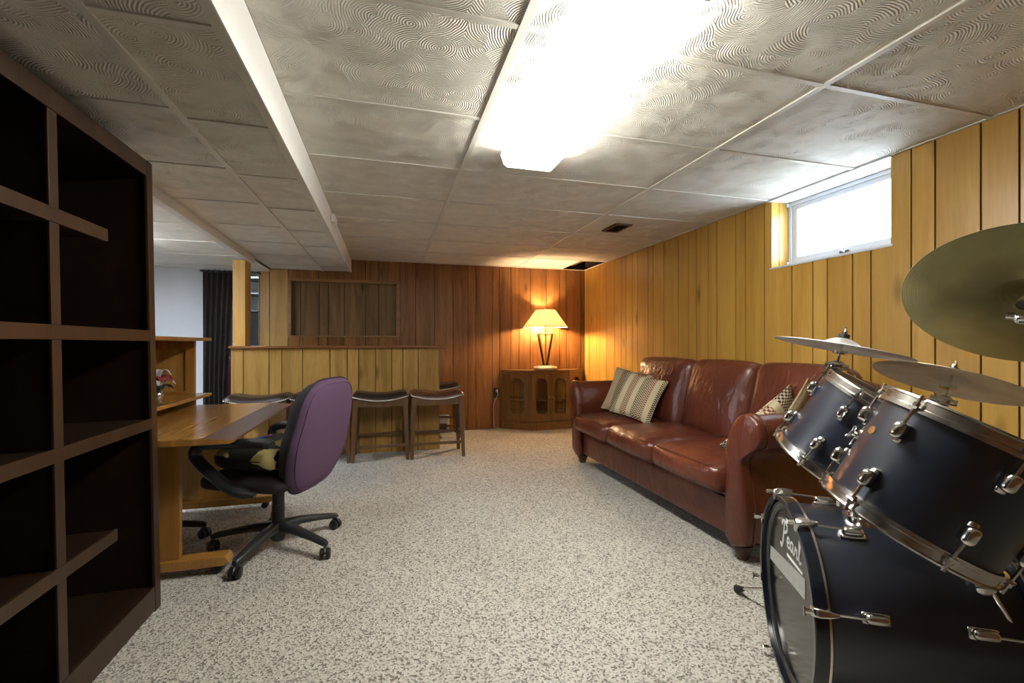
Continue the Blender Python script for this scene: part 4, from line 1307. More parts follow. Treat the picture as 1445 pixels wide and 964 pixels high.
def petals(n, r0, r1, z, ln, wd, mat, name, tilt):
    for k in range(n):
        a = 2 * PI * k / n + rp.uniform(-.2, .2)
        bb = B(); rows_ = []
        for i in range(5):
            u = i / 4
            wid = wd * math.sin(PI * (0.12 + 0.8 * u)) / 2
            rr_ = r0 + ln * u; zz = z + tilt * ln * (u - 0.9 * u * u)
            rows_.append([(rr_, -wid, zz + .004), (rr_, 0, zz), (rr_, wid, zz + .004)])
        bb.grid(rows_)
        low = B(); low.v = [q - Vector((0, 0, 0.0018)) for q in bb.v]; low.f = list(bb.f)
        bb.add(low.v, low.f)
        make(name, bb.xf(Matrix.Rotation(a, 4, 'Z')), mat, t, smooth=60)


make('stem', B().cyl((0, 0, 0.07), (0.01, 0, 0.12), 0.005, n=8).cyl((0, 0, 0.07), (-.02, .02, 0.13), 0.004, n=8), 'leaf_dark', t)
petals(6, 0.006, 0.0, 0.075, 0.07, 0.05, 'leaf_dark', 'leaf', 1.6)
petals(7, 0.008, 0.0, 0.11, 0.07, 0.05, 'petal_red', 'petal', 2.4)
petals(6, 0.012, 0.0, 0.095, 0.08, 0.034, 'petal_white', 'petal', 1.8)
petals(5, 0.004, 0.0, 0.14, 0.06, 0.04, 'petal_white', 'petal', 3.0)
make('flower_core', B().rbox((0, 0, 0.13), (0.03, 0.03, 0.03), 0.015, n=4), 'petal_red', t, smooth=60)

# ---------------------------------------------------------------- office chair
def star_base(t, angles, radius=0.325, hub=0.12):
    make('column', B().cyl((0, 0, 0.10), (0, 0, 0.235), 0.032, n=20).cyl((0, 0, 0.235), (0, 0, 0.30), 0.030, n=20).cyl((0, 0, 0.30), (0, 0, 0.35), 0.02, n=16), 'grey_black', t, smooth=40)
    make('hub', B().lathe([(0.0, 0.045), (0.03, 0.045), (0.045, 0.075), (0.045, 0.115), (0.034, 0.135), (0.0, 0.136)], 24), 'grey_black', t, smooth=45)
    for a in angles:
        a = R(a); c_, s_ = math.cos(a), math.sin(a)
        vv = []; secs = [(0.02, 0.118, 0.030, 0.026), (0.12, 0.115, 0.027, 0.021), (0.24, 0.095, 0.022, 0.016), (0.315, 0.080, 0.020, 0.015), (0.335, 0.076, 0.012, 0.010)]
        n = 12
        for (r_, z_, hw, hh) in secs:
            for k in range(n):
                q = 2 * PI * k / n
                cy, cz = math.copysign(abs(math.cos(q)) ** .7, math.cos(q)) * hw, math.copysign(abs(math.sin(q)) ** .7, math.sin(q)) * hh
                vv.append((r_ * c_ - cy * s_, r_ * s_ + cy * c_, z_ + cz))
        ff = [(i * n + k, i * n + (k + 1) % n, (i + 1) * n + (k + 1) % n, (i + 1) * n + k) for i in range(len(secs) - 1) for k in range(n)]
        ff += [list(range(n))[::-1], list(range((len(secs) - 1) * n, len(secs) * n))]
        lg = make('base_leg', B().add(vv, ff), 'grey_black', t, smooth=50)
        p = Vector((radius * c_, radius * s_, 0.027))
        sw = a + rp.uniform(-1.2, 1.2)
        ax = Vector((-math.sin(sw), math.cos(sw), 0))
        cb = B()
        for s2 in (-1, 1):
            prev = None
            for (o0, r0), (o1, r1) in zip([(0.006, 0.022), (0.009, 0.0265), (0.022, 0.0265)], [(0.009, 0.0265), (0.022, 0.0265), (0.026, 0.020)]):
                cb.cyl(p + ax * o0 * s2, p + ax * o1 * s2, r0, r1, n=18)
        cb.cyl(p + Vector((0, 0, 0.0)), p + Vector((0, 0, 0.042)), 0.007, n=8)
        fw = Vector((math.cos(sw), math.sin(sw), 0))
        cb.tube([p + fw * 0.028 * math.cos(q) + Vector((0, 0, 0.031 * math.sin(q))) for q in [R(x) for x in range(10, 171, 20)]], 0.006, n=6)
        make('caster', cb, 'black_plastic', lg, smooth=40)


CHX, CHY, CHA = -0.555, 2.665, 154.0
t = thing('office_chair', 'purple-backed office swivel chair with black arms rolled up to the desk', 'office chair', M=Matrix.Translation((CHX, CHY, 0)) @ Matrix.Rotation(R(CHA), 4, 'Z'))
star_base(t, [a - CHA for a in (-111, -38, 35, 106, 171)])
make('mechanism', B().rbox((0.02, 0, 0.342), (0.22, 0.17, 0.035), 0.012, n=6).cyl((0.05, -0.09, 0.345), (0.05, -0.19, 0.340), 0.006, n=8).rbox((0.05, -0.20, 0.338), (0.03, 0.05, 0.016), 0.006, n=4), 'black_plastic', t, smooth=40)
seat = make('seat', B().rbox((0.04, 0, 0.395), (0.46, 0.47, 0.075), 0.035, n=12, puff=(0.012, 0.012, 0.018)), 'fabric_dark', t, smooth=70)
make('seat_pan', B().rbox((0.04, 0, 0.366), (0.42, 0.43, 0.022), 0.011, n=6), 'black_plastic', t, smooth=50)
# backrest: purple outer shell, dark padded inside
NB = 56
BZ0, BZ1 = 0.325, 0.905
zc, hz = (BZ0 + BZ1) / 2, (BZ1 - BZ0) / 2


def bxp(z):
    u = (z - BZ0) / (BZ1 - BZ0)
    return -0.175 - 0.10 * u - 0.05 * math.sin(PI * min(1, u * 1.15)) * 0.3 - 0.045 * u * u


def bout(th):
    cy, sz = math.cos(th), math.sin(th)
    wv = 0.238 - 0.028 * (sz + 1) * 0.5 if sz > 0 else 0.238 - 0.05 * (-sz)
    return (math.copysign(abs(cy) ** 0.5, cy) * wv, zc + math.copysign(abs(sz) ** 0.6, sz) * hz)


def dome(depth, sign, power=2.6):
    vv = []; ff = []
    lv = [1.0, 0.985, 0.95, 0.88, 0.78, 0.62, 0.42, 0.2]
    for r_ in lv:
        for i in range(NB):
            y, z = bout(2 * PI * i / NB)
            y, z = y * r_, zc + (z - zc) * r_
            vv.append((bxp(z) + sign * depth * (1 - r_ ** power) ** 0.6, y, z))
    for l in range(len(lv) - 1):
        for i in range(NB):
            j = (i + 1) % NB
            ff.append((l * NB + i, l * NB + j, (l + 1) * NB + j, (l + 1) * NB + i))
    k = len(vv); vv.append((bxp(zc) + sign * depth, 0, zc))
    l = (len(lv) - 1) * NB
    ff += [(l + i, l + (i + 1) % NB, k) for i in range(NB)]
    return B().add(vv, ff)


back = make('backrest', dome(0.050, -1, 7.0), 'fabric_purple', t, smooth=60)
make('back_padding', dome(0.10, 1, 7.0), 'fabric_dark', back, smooth=60)
make('piping', B().tube([(bxp(bout(2 * PI * i / NB)[1]) + 0.006, *bout(2 * PI * i / NB)) for i in range(NB)], 0.0075, n=8, closed=True), 'piping_dark', back, smooth=60)
make('piping', B().tube([(bxp(zc + (bout(2 * PI * i / NB)[1] - zc) * .93) - 0.0295, bout(2 * PI * i / NB)[0] * .93, zc + (bout(2 * PI * i / NB)[1] - zc) * .93) for i in range(NB)], 0.003, n=6, closed=True), 'fabric_purple', back, smooth=60)
for s_ in (-1, 1):
    y = s_ * 0.268
    pa = [(-0.06, y - s_ * .03, 0.362), (0.03, y, 0.385), (0.12, y, 0.435), (0.205, y, 0.495), (0.245, y, 0.54), (0.235, y, 0.578), (0.18, y, 0.598), (0.08, y, 0.606), (-0.03, y, 0.612), (-0.13, y, 0.615), (-0.175, y, 0.612)]
    pa = [Vector(q) for q in pa]
    sm = []
    for i in range(len(pa) - 1):
        a, b_, c, d = pa[max(i - 1, 0)], pa[i], pa[i + 1], pa[min(i + 2, len(pa) - 1)]
        for k in range(4):
            u = k / 4
            sm.append(0.5 * ((2 * b_) + (c - a) * u + (2 * a - 5 * b_ + 4 * c - d) * u * u + (3 * b_ - a - 3 * c + d) * u ** 3))
    sm.append(pa[-1])
    rs = []
    for i in range(len(sm)):
        u = i / (len(sm) - 1)
        rs.append(0.024 if u < 0.05 else (0.034 if u < 0.96 else 0.022))
    make('armrest', B().tube(sm, rs, n=12, flat=0.7, up=(0, 1, 0)), 'grey_black', t, smooth=60)

t = thing('seat_cushion', 'black cushion with yellow and pink print lying on the office chair', 'cushion', M=Matrix.Translation((CHX, CHY, 0)) @ Matrix.Rotation(R(CHA), 4, 'Z') @ Matrix.Translation((0.03, 0, 0.452)) )
make('cover', B().rbox((0.0, 0, 0.062), (0.36, 0.45, 0.105), 0.05, n=12, puff=(0.0, 0.0, 0.015)), 'print_cushion', t, smooth=70)
make('seam', B().tube([(0.18 * math.copysign(abs(math.cos(q)) ** .35, math.cos(q)), 0.225 * math.copysign(abs(math.sin(q)) ** .35, math.sin(q)), 0.062) for q in [2 * PI * i / 40 for i in range(40)]], 0.003, n=6, closed=True), 'piping_dark', t, smooth=60)

t = thing('rolling_stool', 'black five-armed rolling stool pushed deep under the desk', 'stool', M=Matrix.Translation((-1.30, 2.85, 0)))
star_base(t, (10, 82, 154, 226, 298))
make('seat', B().lathe([(0.0, 0.351), (0.16, 0.351), (0.18, 0.365), (0.185, 0.385), (0.17, 0.405), (0.0, 0.41)], 28), 'fabric_dark', t, smooth=50)

# ---------------------------------------------------------------- curtain, closet things
t = thing('curtain', 'dark brown curtain hanging in the doorway beside the bar', 'curtain', loc=(-1.75, 5.62, 0))
rows_ = []
for i in range(25):
    u = i / 24
    z = 1.868 - 1.84 * u
    wdt = 0.30 - 0.06 * min(1, u * 1.5) + 0.0 * u
    r_ = []
    for j in range(49):
        s_ = j / 48
        r_.append((-1.905 + wdt * s_, 5.60 + 0.022 * math.sin(s_ * 2 * PI * 5.5 + 0.6 * math.sin(u * 3)) * (0.6 + 0.4 * u), z))
    rows_.append(r_)
rb = [[(x, y + 0.004, z) for x, y, z in r_] for r_ in rows_]
make('cloth', B().grid(rows_).grid(rb), 'curtain_brown', t, world=True, smooth=70)
for k in range(6):
    make('curtain_ring', B().tube([(-1.895 + k * 0.05, 5.60 + 0.016 * math.cos(q), 1.874 + 0.016 * math.sin(q)) for q in [2 * PI * i / 14 for i in range(14)]], 0.003, n=6, closed=True), 'black_plastic', t, world=True, smooth=60)
t = thing('curtain_rod', 'thin black curtain rod across the doorway beside the bar', 'curtain rod', loc=(-1.64, 5.60, 1.875))
make('rod', B().cyl((-1.93, 5.60, 1.876), (-1.365, 5.60, 1.876), 0.009, n=12), 'black_plastic', t, world=True, smooth=40)
for x in (-1.925, -1.37):
    make('bracket', B().box((x - .008, 5.60, 1.868), (x + .008, 5.689, 1.884)), 'black_plastic', t, world=True)

fluorescent('fluorescent_light', 'added unseen fill light in the store room behind the curtain', -1.6, 5.95, 6.4, 0.25, 'fill_lens_cool', 2.095)  # fixture added out of view to brighten the gap beside the post
t = thing('shelving_unit', 'grey metal shelving seen through the gap beside the post', 'shelf', loc=(-1.55, 6.6, 0))
for x in (-2.0, -1.15):
    for y in (6.45, 6.8):
        make('upright', B().box((x - .015, y - .015, 0), (x + .015, y + .015, 1.98)), 'shelf_metal', t, world=True)
for z in (0.3, 0.7, 1.1, 1.5, 1.72, 1.92):
    make('shelf', B().box((-1.983, 6.43, z), (-1.167, 6.82, z + .02)), 'shelf_metal', t, world=True)
t = thing('armchair', 'maroon upholstered chair half hidden behind the brown curtain', 'chair', loc=(-1.65, 6.0, 0))
make('seat', B().rbox((-1.72, 6.0, 0.33), (0.5, 0.36, 0.2), 0.05, n=8), 'magenta_cloth', t, world=True, smooth=60)
make('backrest', B().rbox((-1.72, 6.19, 0.62), (0.5, 0.12, 0.62), 0.05, n=8), 'magenta_cloth', t, world=True, smooth=60)
make('base', B().box((-1.94, 5.86, 0.0), (-1.5, 6.2, 0.235)), 'foot_wood', t, world=True)

# ---------------------------------------------------------------- drum kit
CAMV = Vector((0, 0, CAM_H))


def lug(bb, M, r, ang, z0, z1, ln=0.034, w=0.011):
    """rounded lug casing standing off the shell between z0 and z1"""
    a = R(ang)
    for (ra, rb_, za, zb, hw) in ((r - 0.002, r + 0.012, z0, z1, w), (r + 0.010, r + 0.020, z0 + 0.003, z1 - 0.003, w * .8)):
        vv = []
        for z in (za, zb):
            for (rr_, hh) in ((ra, -hw), (rb_, -hw), (rb_, hw), (ra, hw)):
                vv.append((rr_ * math.cos(a) - hh * math.sin(a), rr_ * math.sin(a) + hh * math.cos(a), z))
        bb.add(vv, [(0, 3, 2, 1), (4, 5, 6, 7), (0, 1, 5, 4), (1, 2, 6, 5), (2, 3, 7, 6), (3, 0, 4, 7)])
    return bb


BRK = {}


def tom(label, center, az, el, rad, length, lug0, mount_ang):
    n = wdir(az, el)
    M = frame(center, n, CAMV - Vector(center))
    t = thing('tom_drum', label, 'drum', M=M, group='rack toms')
    h = length / 2
    pv = M.inverted() @ POST
    mount_ang = math.degrees(math.atan2(pv.y, pv.x)); mzl = max(-h + .075, min(h - .075, pv.z))
    if lug0 is None: lug0 = mount_ang - 30 - 60
    make('shell', B().lathe([(rad - .006, -h + .012), (rad, -h + .012), (rad, h - .012), (rad - .006, h - .012)], 64, close=True), 'drum_shell', t, smooth=40)
    for sg, nm, hm in ((1, 'batter_head', 'drum_head_white'), (-1, 'resonant_head', 'drum_head_white')):
        make(nm, B().lathe([(0, sg * (h - 0.004)), (rad + .001, sg * (h - .004)), (rad + .004, sg * (h - .012)), (rad + .001, sg * (h - .013))], 64), hm, t, smooth=35)
        hp_ = [(rad + .005, sg * (h - .022)), (rad + .012, sg * (h - .024)), (rad + .012, sg * (h - .014)), (rad + .006, sg * (h - .012)), (rad + .006, sg * (h + .004)), (rad + .013, sg * (h + .006)), (rad + .012, sg * (h + .010)), (rad + .003, sg * (h + .008)), (rad + .003, sg * (h - .016))]
        make('hoop', B().lathe(hp_, 72, close=True), 'chrome_worn', t, smooth=35)
    for k in range(6):
        a = lug0 + 60 * k
        c_, s_ = math.cos(R(a)), math.sin(R(a))
        for sg in (1, -1):
            z1 = sg * (h - 0.055); z0 = sg * (h - 0.092)
            lb = B().rbox((rad + .014, 0, (z0 + z1) / 2), (0.032, 0.025, 0.040), 0.011, n=6)
            lb.rbox((rad + .005, 0, (z0 + z1) / 2 - sg * .004), (0.016, 0.021, 0.048), 0.007, n=4)
            lb.xf(Matrix.Rotation(R(a), 4, 'Z'))
            lu = make('lug', lb, 'chrome', t, smooth=60)
            make('tension_rod', B().cyl(((rad + .016) * c_, (rad + .016) * s_, z1 - sg * .004), ((rad + .016) * c_, (rad + .016) * s_, sg * (h + .004)), 0.0035, n=8)
                 .cyl(((rad + .016) * c_, (rad + .016) * s_, sg * (h - .016)), ((rad + .016) * c_, (rad + .016) * s_, sg * (h - .004)), 0.0065, n=8)
                 .cyl(((rad + .016) * c_, (rad + .016) * s_, sg * (h + .004)), ((rad + .016) * c_, (rad + .016) * s_, sg * (h + .014)), 0.0045, n=6), 'chrome', lu, smooth=40)
            er = B().box((rad + .008, -0.009, -0.003), (rad + .024, 0.009, 0.003)).xf(Matrix.Rotation(R(a), 4, 'Z') @ Matrix.Translation((0, 0, sg * (h - .016))))
            make('hoop_ear', er, 'chrome', lu)
    # badge on the camera's left side
    a = lug0 - 27
    bd = []
    for k in range(24):
        q = 2 * PI * k / 24
        bd.append((math.cos(q) * 0.013, math.sin(q) * 0.010))
    Ma = Matrix.Rotation(R(a), 4, 'Z') @ Matrix.Translation((rad, 0, 0.035))
    make('badge', B().prism(bd, lambda p, q, s2: (s2, p, q), -0.001, 0.0022).xf(Ma), 'bronze_badge', t)
    # mount bracket on the shell
    a = mount_ang
    mb = B().rbox((rad + .006, 0, mzl), (0.016, 0.062, 0.085), 0.006, n=6).rbox((rad + .022, 0, mzl), (0.032, 0.040, 0.050), 0.010, n=6)
    mb.cyl((rad + .026, -0.044, mzl), (rad + .026, 0.044, mzl), 0.011, n=14)
    for sy in (-1, 1):
        mb.cyl((rad + .012, sy * .022, mzl + .034), (rad + .018, sy * .022, mzl + .034), 0.006, n=8).cyl((rad + .012, sy * .022, mzl - .034), (rad + .018, sy * .022, mzl - .034), 0.006, n=8)
    mb.tube([(rad + .026, -0.050, mzl + .020), (rad + .026, -0.046, mzl + .008), (rad + .026, -0.046, mzl - .008), (rad + .026, -0.050, mzl - .020)], 0.005, n=8)
    make('mount_bracket', mb.xf(Matrix.Rotation(R(a), 4, 'Z')), 'chrome', t, smooth=50)
    BRK[t] = M @ (Matrix.Rotation(R(a), 4, 'Z') @ Vector((rad + .030, 0, mzl)))
    return t, M


T2C = (1.226, 0.750, 0.772); T1C = (1.47, 1.126, 0.788)
POST = Vector((1.31, 0.965, 0.80))
tom2, MT2 = tom('dark blue rack tom drum nearest the camera at the right edge', T2C, -40.6, 62.5, 0.165, 0.272, -32, None)
tom1, MT1 = tom('dark blue rack tom drum farther from the camera, beside the sofa arm', T1C, -55, 57.2, 0.165, 0.272, None, None)

# bass drum: local z runs from the front head back along the shell
BC = Vector((1.218, 1.167, 0.297)); baz = 148.4
ba = wdir(baz, 0)
MB_ = frame(BC, -ba, (0, 0, 1))      # local x = up, local y = z cross x
t = thing('bass_drum', 'large dark blue bass drum with black front head and white lettering', 'drum', M=MB_)
BR, BL = 0.272, 0.50
make('shell', B().lathe([(BR - .008, 0.012), (BR, 0.012), (BR, BL - .012), (BR - .008, BL - .012)], 96, close=True), 'drum_shell', t, smooth=40)
for z0, z1, nm in ((-0.002, 0.040, 'front_hoop'), (BL - .04, BL + .002, 'back_hoop')):
    hoop = make(nm, B().lathe([(BR + .004, z0), (BR + .018, z0), (BR + .021, z0 + .003), (BR + .021, z1 - .003), (BR + .018, z1), (BR + .004, z1)], 96, close=True), 'drum_hoop_dark', t, smooth=35)
    zi = z1 - .010 if nm == 'front_hoop' else z0 + .006
    make('hoop_inlay', B().lathe([(BR + .0205, zi), (BR + .0225, zi + .0004), (BR + .0225, zi + .0062), (BR + .0205, zi + .0066)], 96, close=True), 'chrome_worn', hoop, smooth=35)
head = make('front_head', B().lathe([(0, 0.020), (BR - .022, 0.020), (BR - .012, 0.014), (BR - .004, 0.013), (BR + .003, 0.020), (BR + .003, 0.035)], 96), 'drum_head_black', t, smooth=30)
make('back_head', B().lathe([(0, BL - .020), (BR - .01, BL - .020), (BR + .003, BL - .03)], 64), 'drum_head_white', t, smooth=30)
# claws, rods and lugs: angle measured from the top towards the camera
for k in range(8):
    th = -18 + 45 * k
    Ma = Matrix.Rotation(R(th), 4, 'Z')
    for zf, sg, z1, z2 in ((-0.002, 1, 0.115, 0.165), (BL + .002, -1, BL - .165, BL - .115)):
        lu = make('lug', B().rbox((BR + .012, 0, (z1 + z2) / 2), (0.030, 0.026, 0.055), 0.012, n=6).rbox((BR + .003, 0, (z1 + z2) / 2), (0.014, 0.030, 0.064), 0.006, n=5).xf(Ma), 'chrome', t, smooth=60)
        rx = BR + .034
        cw = B()
        # tapering claw that hooks over the hoop
        zc_ = zf - sg * 0.004
        v = []
        for (z, hw, r0, r1) in ((zc_, 0.014, BR + .003, BR + .036), (zc_ + sg * .012, 0.015, BR + .022, BR + .042), (zc_ + sg * .035, 0.012, BR + .022, BR + .043), (zc_ + sg * .058, 0.005, BR + .026, BR + .040)):
            v += [(r0, -hw, z), (r1, -hw * .7, z), (r1, hw * .7, z), (r0, hw, z)]
        f = [(0, 3, 2, 1), (12, 13, 14, 15)]
        for l in range(3):
            for i in range(4):
                j = (i + 1) % 4
                f.append((l * 4 + i, l * 4 + j, l * 4 + 4 + j, l * 4 + 4 + i))
        cw.add(v, f)
        make('claw', cw.xf(Ma), 'chrome', lu, bevel=0.003, smooth=60)
        zz = z1 if sg > 0 else z2
        make('tension_rod', B().cyl((rx - .004, 0, zc_ - sg * .018), (rx - .012, 0, zz + sg * .01), 0.0035, n=8).cyl((rx - .004, 0, zc_ - sg * .02), (rx - .004, 0, zc_ - sg * .003), 0.0065, n=8).box((rx - .006, -.011, zc_ - sg * .02 - .002), (rx - .002, .011, zc_ - sg * .02 + .002)).xf(Ma), 'chrome', lu, smooth=40)


def onhead(r_, up, off):       # r_ to the viewer's right on the front head, up, off = proud of it
    return (up, r_, 0.020 - off)


# lettering on the head
strokes = {
    'P': [[(-.02, .80), (.06, 1.0), (.24, 1.06), (.40, .98), (.42, .78), (.28, .60), (.12, .56)], [(.20, 1.02), (.14, .55), (.06, .05), (-.06, -.22), (-.16, -.12)]],
    'e': [[(.44, .28), (.56, .32), (.60, .46), (.50, .52), (.43, .36), (.45, .16), (.56, .10), (.67, .22)]],
    'a': [[(.90, .46), (.80, .52), (.70, .38), (.71, .16), (.80, .12), (.88, .32), (.91, .50)], [(.91, .50), (.90, .22), (.95, .10), (1.02, .20)]],
    'r': [[(1.02, .20), (1.09, .52), (1.12, .42), (1.21, .48), (1.19, .28), (1.22, .12), (1.31, .22)]],
    'l': [[(1.31, .22), (1.42, .62), (1.46, .98), (1.39, 1.0), (1.36, .62), (1.37, .20), (1.43, .10), (1.52, .20)]]}


def open_spline(p, n=6):
    p = [Vector(q) for q in p]; out = []
    for i in range(len(p) - 1):
        a, b_, c, d = p[max(i - 1, 0)], p[i], p[i + 1], p[min(i + 2, len(p) - 1)]
        for k in range(n):
            u = k / n
            out.append(0.5 * ((2 * b_) + (c - a) * u + (2 * a - 5 * b_ + 4 * c - d) * u * u + (3 * b_ - a - 3 * c + d) * u ** 3))
    return out + [p[-1]]


for ch, lines in strokes.items():
    lb = B()
    for ln_ in lines:
        q = [Vector((a * 0.125 - 0.085, z * 0.074 + 0.124)) for a, z in open_spline(ln_)]
        w_ = 0.0048 if ch == 'P' else 0.0036
        for i in range(len(q) - 1):
            d_ = (q[i + 1] - q[i]).normalized(); nn = Vector((-d_.y, d_.x)) * w_
            e_ = d_ * 0.0012
            lb.prism([tuple(q[i] - e_ + nn), tuple(q[i] - e_ - nn), tuple(q[i + 1] + e_ - nn), tuple(q[i + 1] + e_ + nn)], lambda a, z, s_: onhead(a, z, s_), 0.0003, 0.001)
    make('letter', lb, 'print_white', head)
make('lettering_rule', B().prism([(-0.030, 0.100), (0.115, 0.108), (0.117, 0.116), (-0.032, 0.109)], lambda a, z, s_: onhead(a, z, s_), 0.0003, 0.001), 'print_white', head)
make('tape_strip', B().prism([(-0.235, 0.000), (0.14, 0.048), (0.14, 0.108), (-0.228, 0.050)], lambda a, z, s_: onhead(a, z, s_), 0.0003, 0.0012), 'duct_tape', head)
# spurs
toL = MB_.inverted()
a0 = toL @ Vector((1.455, 1.30, 0.20)); a1 = toL @ Vector((1.47, 1.648, 0.018)); a2 = toL @ Vector((1.46, 1.36, 0.19))
sb = make('spur', B().cyl(a0, a1 + (a0 - a1).normalized() * 0.03, 0.006, n=10).rbox(a0, (0.05, 0.05, 0.05), 0.015, n=5), 'chrome', t, smooth=50)
d_ = (a0 - a1).normalized()
make('spur_foot', B().cyl(a1, a1 + d_ * 0.045, 0.017, 0.009, n=14), 'rubber', sb, smooth=40)
# near spur: bracket on the camera side, leg slanting to the floor and back
near = lambda th, r_, z: Vector((r_ * math.cos(R(th)), r_ * math.sin(R(th)), z))
n0 = near(50, BR + .012, 0.385); n1 = near(50, BR + .03, 0.385)
gd = toL @ Vector((1.60, 0.60, 0.018))
sb = make('spur', B().rbox(n0, (0.045, 0.045, 0.05), 0.018, n=6).cyl(n1, gd + (n1 - gd).normalized() * 0.03, 0.0065, n=10).cyl(n1 + Vector((0, 0, -0.03)), n1 + Vector((0, 0, 0.03)), 0.012, n=12), 'chrome', t, smooth=50)
make('spur_foot', B().cyl(gd, gd + (n1 - gd).normalized() * 0.045, 0.017, 0.009, n=14), 'rubber', sb, smooth=40)
# tom holder on top of the shell
PX, PY = POST.x, POST.y
ha, hb = Vector((1.36, 1.03, 0.562)), Vector((PX, PY, 0.775))
mp_ = make('tom_holder', B().cyl(ha - Vector((0, 0, 0.012)), ha + Vector((0, 0, 0.012)), 0.050, 0.046, n=32).cyl(ha + Vector((0, 0, 0.012)), ha + Vector((0, 0, 0.035)), 0.034, 0.027, n=28), 'chrome', t, world=True, smooth=40)
make('holder_post', B().cyl(ha + Vector((0, 0, 0.02)), hb, 0.0125, n=16).cyl(hb, Vector((PX, PY, 0.86)), 0.0125, n=16), 'chrome', mp_, world=True, smooth=40)
for tm, zz in ((tom2, 0.775), (tom1, 0.825)):
    bp = BRK[tm]
    j0 = Vector((PX, PY, zz))
    ab = B().rbox(j0, (0.046, 0.046, 0.034), 0.010, n=5)
    dd = (bp - j0).normalized(); sd = dd.cross(Vector((0, 0, 1))).normalized(); up_ = sd.cross(dd)
    ab.cyl(j0, bp, 0.009, n=12)
    q = j0 + dd * 0.036
    ab.cyl(q - sd * .026, q + sd * .026, 0.017, n=16).rbox(q, (0.03, 0.03, 0.03), 0.008, n=4)
    for sg in (-1, 1):
        w0 = j0 - dd * 0.02 + sd * sg * 0.012
    w0 = Vector((PX, PY, zz)) + Vector((-0.030, -0.022, 0.0))
    ab.cyl(Vector((PX, PY, zz)), w0, 0.007, n=10)
    ab.tube([w0 + Vector((-0.012, 0.002, 0.020)), w0 + Vector((-0.004, 0, 0.008)), w0, w0 + Vector((-0.004, 0, -0.008)), w0 + Vector((-0.012, 0.002, -0.020))], 0.0045, n=8)
    make('tom_arm', ab, 'chrome', mp_, world=True, smooth=40)

# cymbals
def cymbal(label, c, az, el, r_, mat, bell=0.055):
    n = wdir(az, el)
    M = frame(c, n, CAMV - Vector(c))
    t = thing('cymbal', label, 'cymbal', M=M, group='cymbals')
    br = bell
    k = r_ / 0.2
    top = [(0.006, 0.034 * 1), (0.012, 0.034), (br * .45, 0.031), (br * .8, 0.022), (br, 0.0135), (br * 1.15, 0.0115), (r_ * .6, 0.0065), (r_ * .85, 0.002), (r_, -0.002)]
    top = [(a, z + 0.004) for a, z in top]
    bot = [(a, z - 0.0014) for a, z in reversed(top)]
    make('plate', B().lathe(top + bot, 96, close=True), mat, t, smooth=40)
    return t, M


def tilter(parent, M, name='tilter'):
    z0 = 0.042
    bb = B().cyl((0, 0, -0.06), (0, 0, z0 + .034), 0.0045, n=10)
    o = make(name, bb.cyl((0, 0, -0.018), (0, 0, -0.006), 0.022, n=18).rbox((0, 0, -0.06), (0.026, 0.04, 0.036), 0.011, n=5).cyl((0, -0.034, -0.06), (0, 0.034, -0.06), 0.010, n=12).xf(M), 'chrome', parent, world=True, smooth=50)
    make('felt', B().cyl((0, 0, z0 - .002), (0, 0, z0 + .010), 0.0165, n=18).xf(M), 'rubber', o, world=True, smooth=40)
    make('wing_nut', B().cyl((0, 0, z0 + .0105), (0, 0, z0 + .022), 0.009, n=14).tube([(-0.020, 0, z0 + .028), (-0.014, 0, z0 + .017), (0, 0, z0 + .014), (0.014, 0, z0 + .017), (0.020, 0, z0 + .028)], 0.0035, n=8).xf(M), 'chrome', o, world=True, smooth=50)
    return o


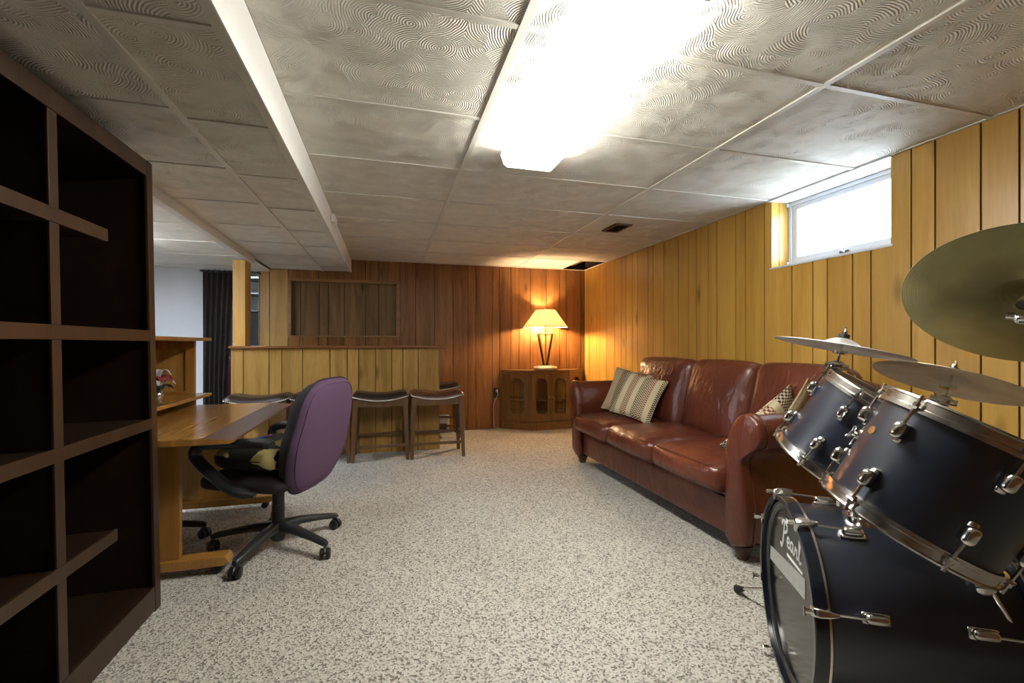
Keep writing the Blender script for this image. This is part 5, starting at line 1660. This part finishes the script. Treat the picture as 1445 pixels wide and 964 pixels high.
def stand(label, Mc, base, rot, lean=None):
    """tripod stand at base (x, y) reaching the tilter joint of the cymbal frame Mc"""
    t = thing('cymbal_stand', label, 'stand', loc=(base[0], base[1], 0), group='cymbal stands')
    j = Mc @ Vector((0, 0, -0.06))
    x, y = base
    ztop = min(j.z - 0.05, 0.62) if lean else j.z - 0.03
    make('pole', B().cyl((x, y, 0.12), (x, y, min(0.48, ztop)), 0.0135, n=16).cyl((x, y, min(0.46, ztop - .02)), (x, y, ztop), 0.0105, n=16), 'chrome', t, world=True, smooth=40)
    make('clamp', B().cyl((x, y, 0.455), (x, y, 0.50), 0.019, n=16).cyl((x, y, 0.478), (x + .045, y, 0.478), 0.006, n=8).rbox((x + .05, y, 0.478), (0.012, 0.035, 0.014), 0.005, n=4), 'chrome', t, world=True, smooth=45)
    make('boom', B().cyl((x, y, ztop), j, 0.008, n=14).rbox((x, y, ztop), (0.03, 0.03, 0.035), 0.01, n=5), 'chrome', t, world=True, smooth=45)
    tilter(t, Mc)
    for k in range(3):
        a = R(rot + 120 * k)
        fx_, fy_ = x + 0.18 * math.cos(a), y + 0.18 * math.sin(a)
        lg = make('leg', B().tube([(x + .014 * math.cos(a), y + .014 * math.sin(a), 0.33), (fx_, fy_, 0.012)], 0.0075, n=8).tube([(x + .012 * math.cos(a), y + .012 * math.sin(a), 0.14), ((x * .45 + fx_ * .55), (y * .45 + fy_ * .55), 0.155)], 0.005, n=6), 'chrome', t, world=True, smooth=45)
        make('rubber_foot', B().cyl((fx_, fy_, 0.0), (fx_, fy_, 0.022), 0.014, 0.010, n=12), 'rubber', lg, world=True, smooth=40)
    return t


cy1, MC1 = cymbal('thin bright cymbal seen edge-on in front of the sofa back', (1.513, 1.213, 1.066), -29.3, 77.8, 0.203, 'cymbal_bright')
cy2, MC2 = cymbal('pale bronze cymbal with small blue mark above the nearest tom', (1.763, 1.048, 0.955), -8.7, 68.9, 0.203, 'cymbal_bronze')
cy3, MC3 = cymbal('large dark olive cymbal seen from below at the right edge', (1.595, 0.776, 1.196), 18.1, 49.0, 0.254, 'cymbal_olive', 0.06)
stand('chrome cymbal stand behind the far rack tom', MC1, (1.70, 1.36), 30)
stand('chrome cymbal stand holding the pale bronze cymbal', MC2, (1.80, 1.10), 40)
stand('chrome boom stand holding the large olive cymbal', MC3, (1.98, 0.62), 60, lean=True)
# blurred blue print on the bronze cymbal
for k, (a, w, h_) in enumerate(((-0.026, 0.014, 0.012), (-0.008, 0.012, 0.014), (0.008, 0.011, 0.012), (0.025, 0.016, 0.013))):
    bb = B()
    base_r = 0.125
    ang = R(-78)
    pts = []
    for (p_, q_) in ((-w / 2, -h_ / 2), (w / 2, -h_ / 2), (w / 2, h_ / 2), (-w / 2, h_ / 2)):
        r_ = base_r + q_
        th = ang + (a + p_) / base_r
        z = 0.0105 - (r_ - 0.12) * 0.085 + 0.0008
        pts.append((r_ * math.cos(th), r_ * math.sin(th), z))
    bb.add(pts + [(x, y, z + .0006) for x, y, z in pts], [(0, 3, 2, 1), (4, 5, 6, 7), (0, 1, 5, 4), (1, 2, 6, 5), (2, 3, 7, 6), (3, 0, 4, 7)])
    make('printed_mark', bb, 'print_blue', cy2)

# daylight comes in through the glass: portal over the window for the sky
pl = bpy.data.lights.new('window_portal', 'AREA'); pl.shape = 'RECTANGLE'; pl.size = WY1 - WY0; pl.size_y = CZ - WZ0
pl.cycles.is_portal = True
plo = bpy.data.objects.new('window_portal', pl); COL.objects.link(plo)
plo.location = (wx + 0.08, (WY0 + WY1) / 2, (WZ0 + CZ) / 2)
plo.rotation_euler = (0, R(90), 0)
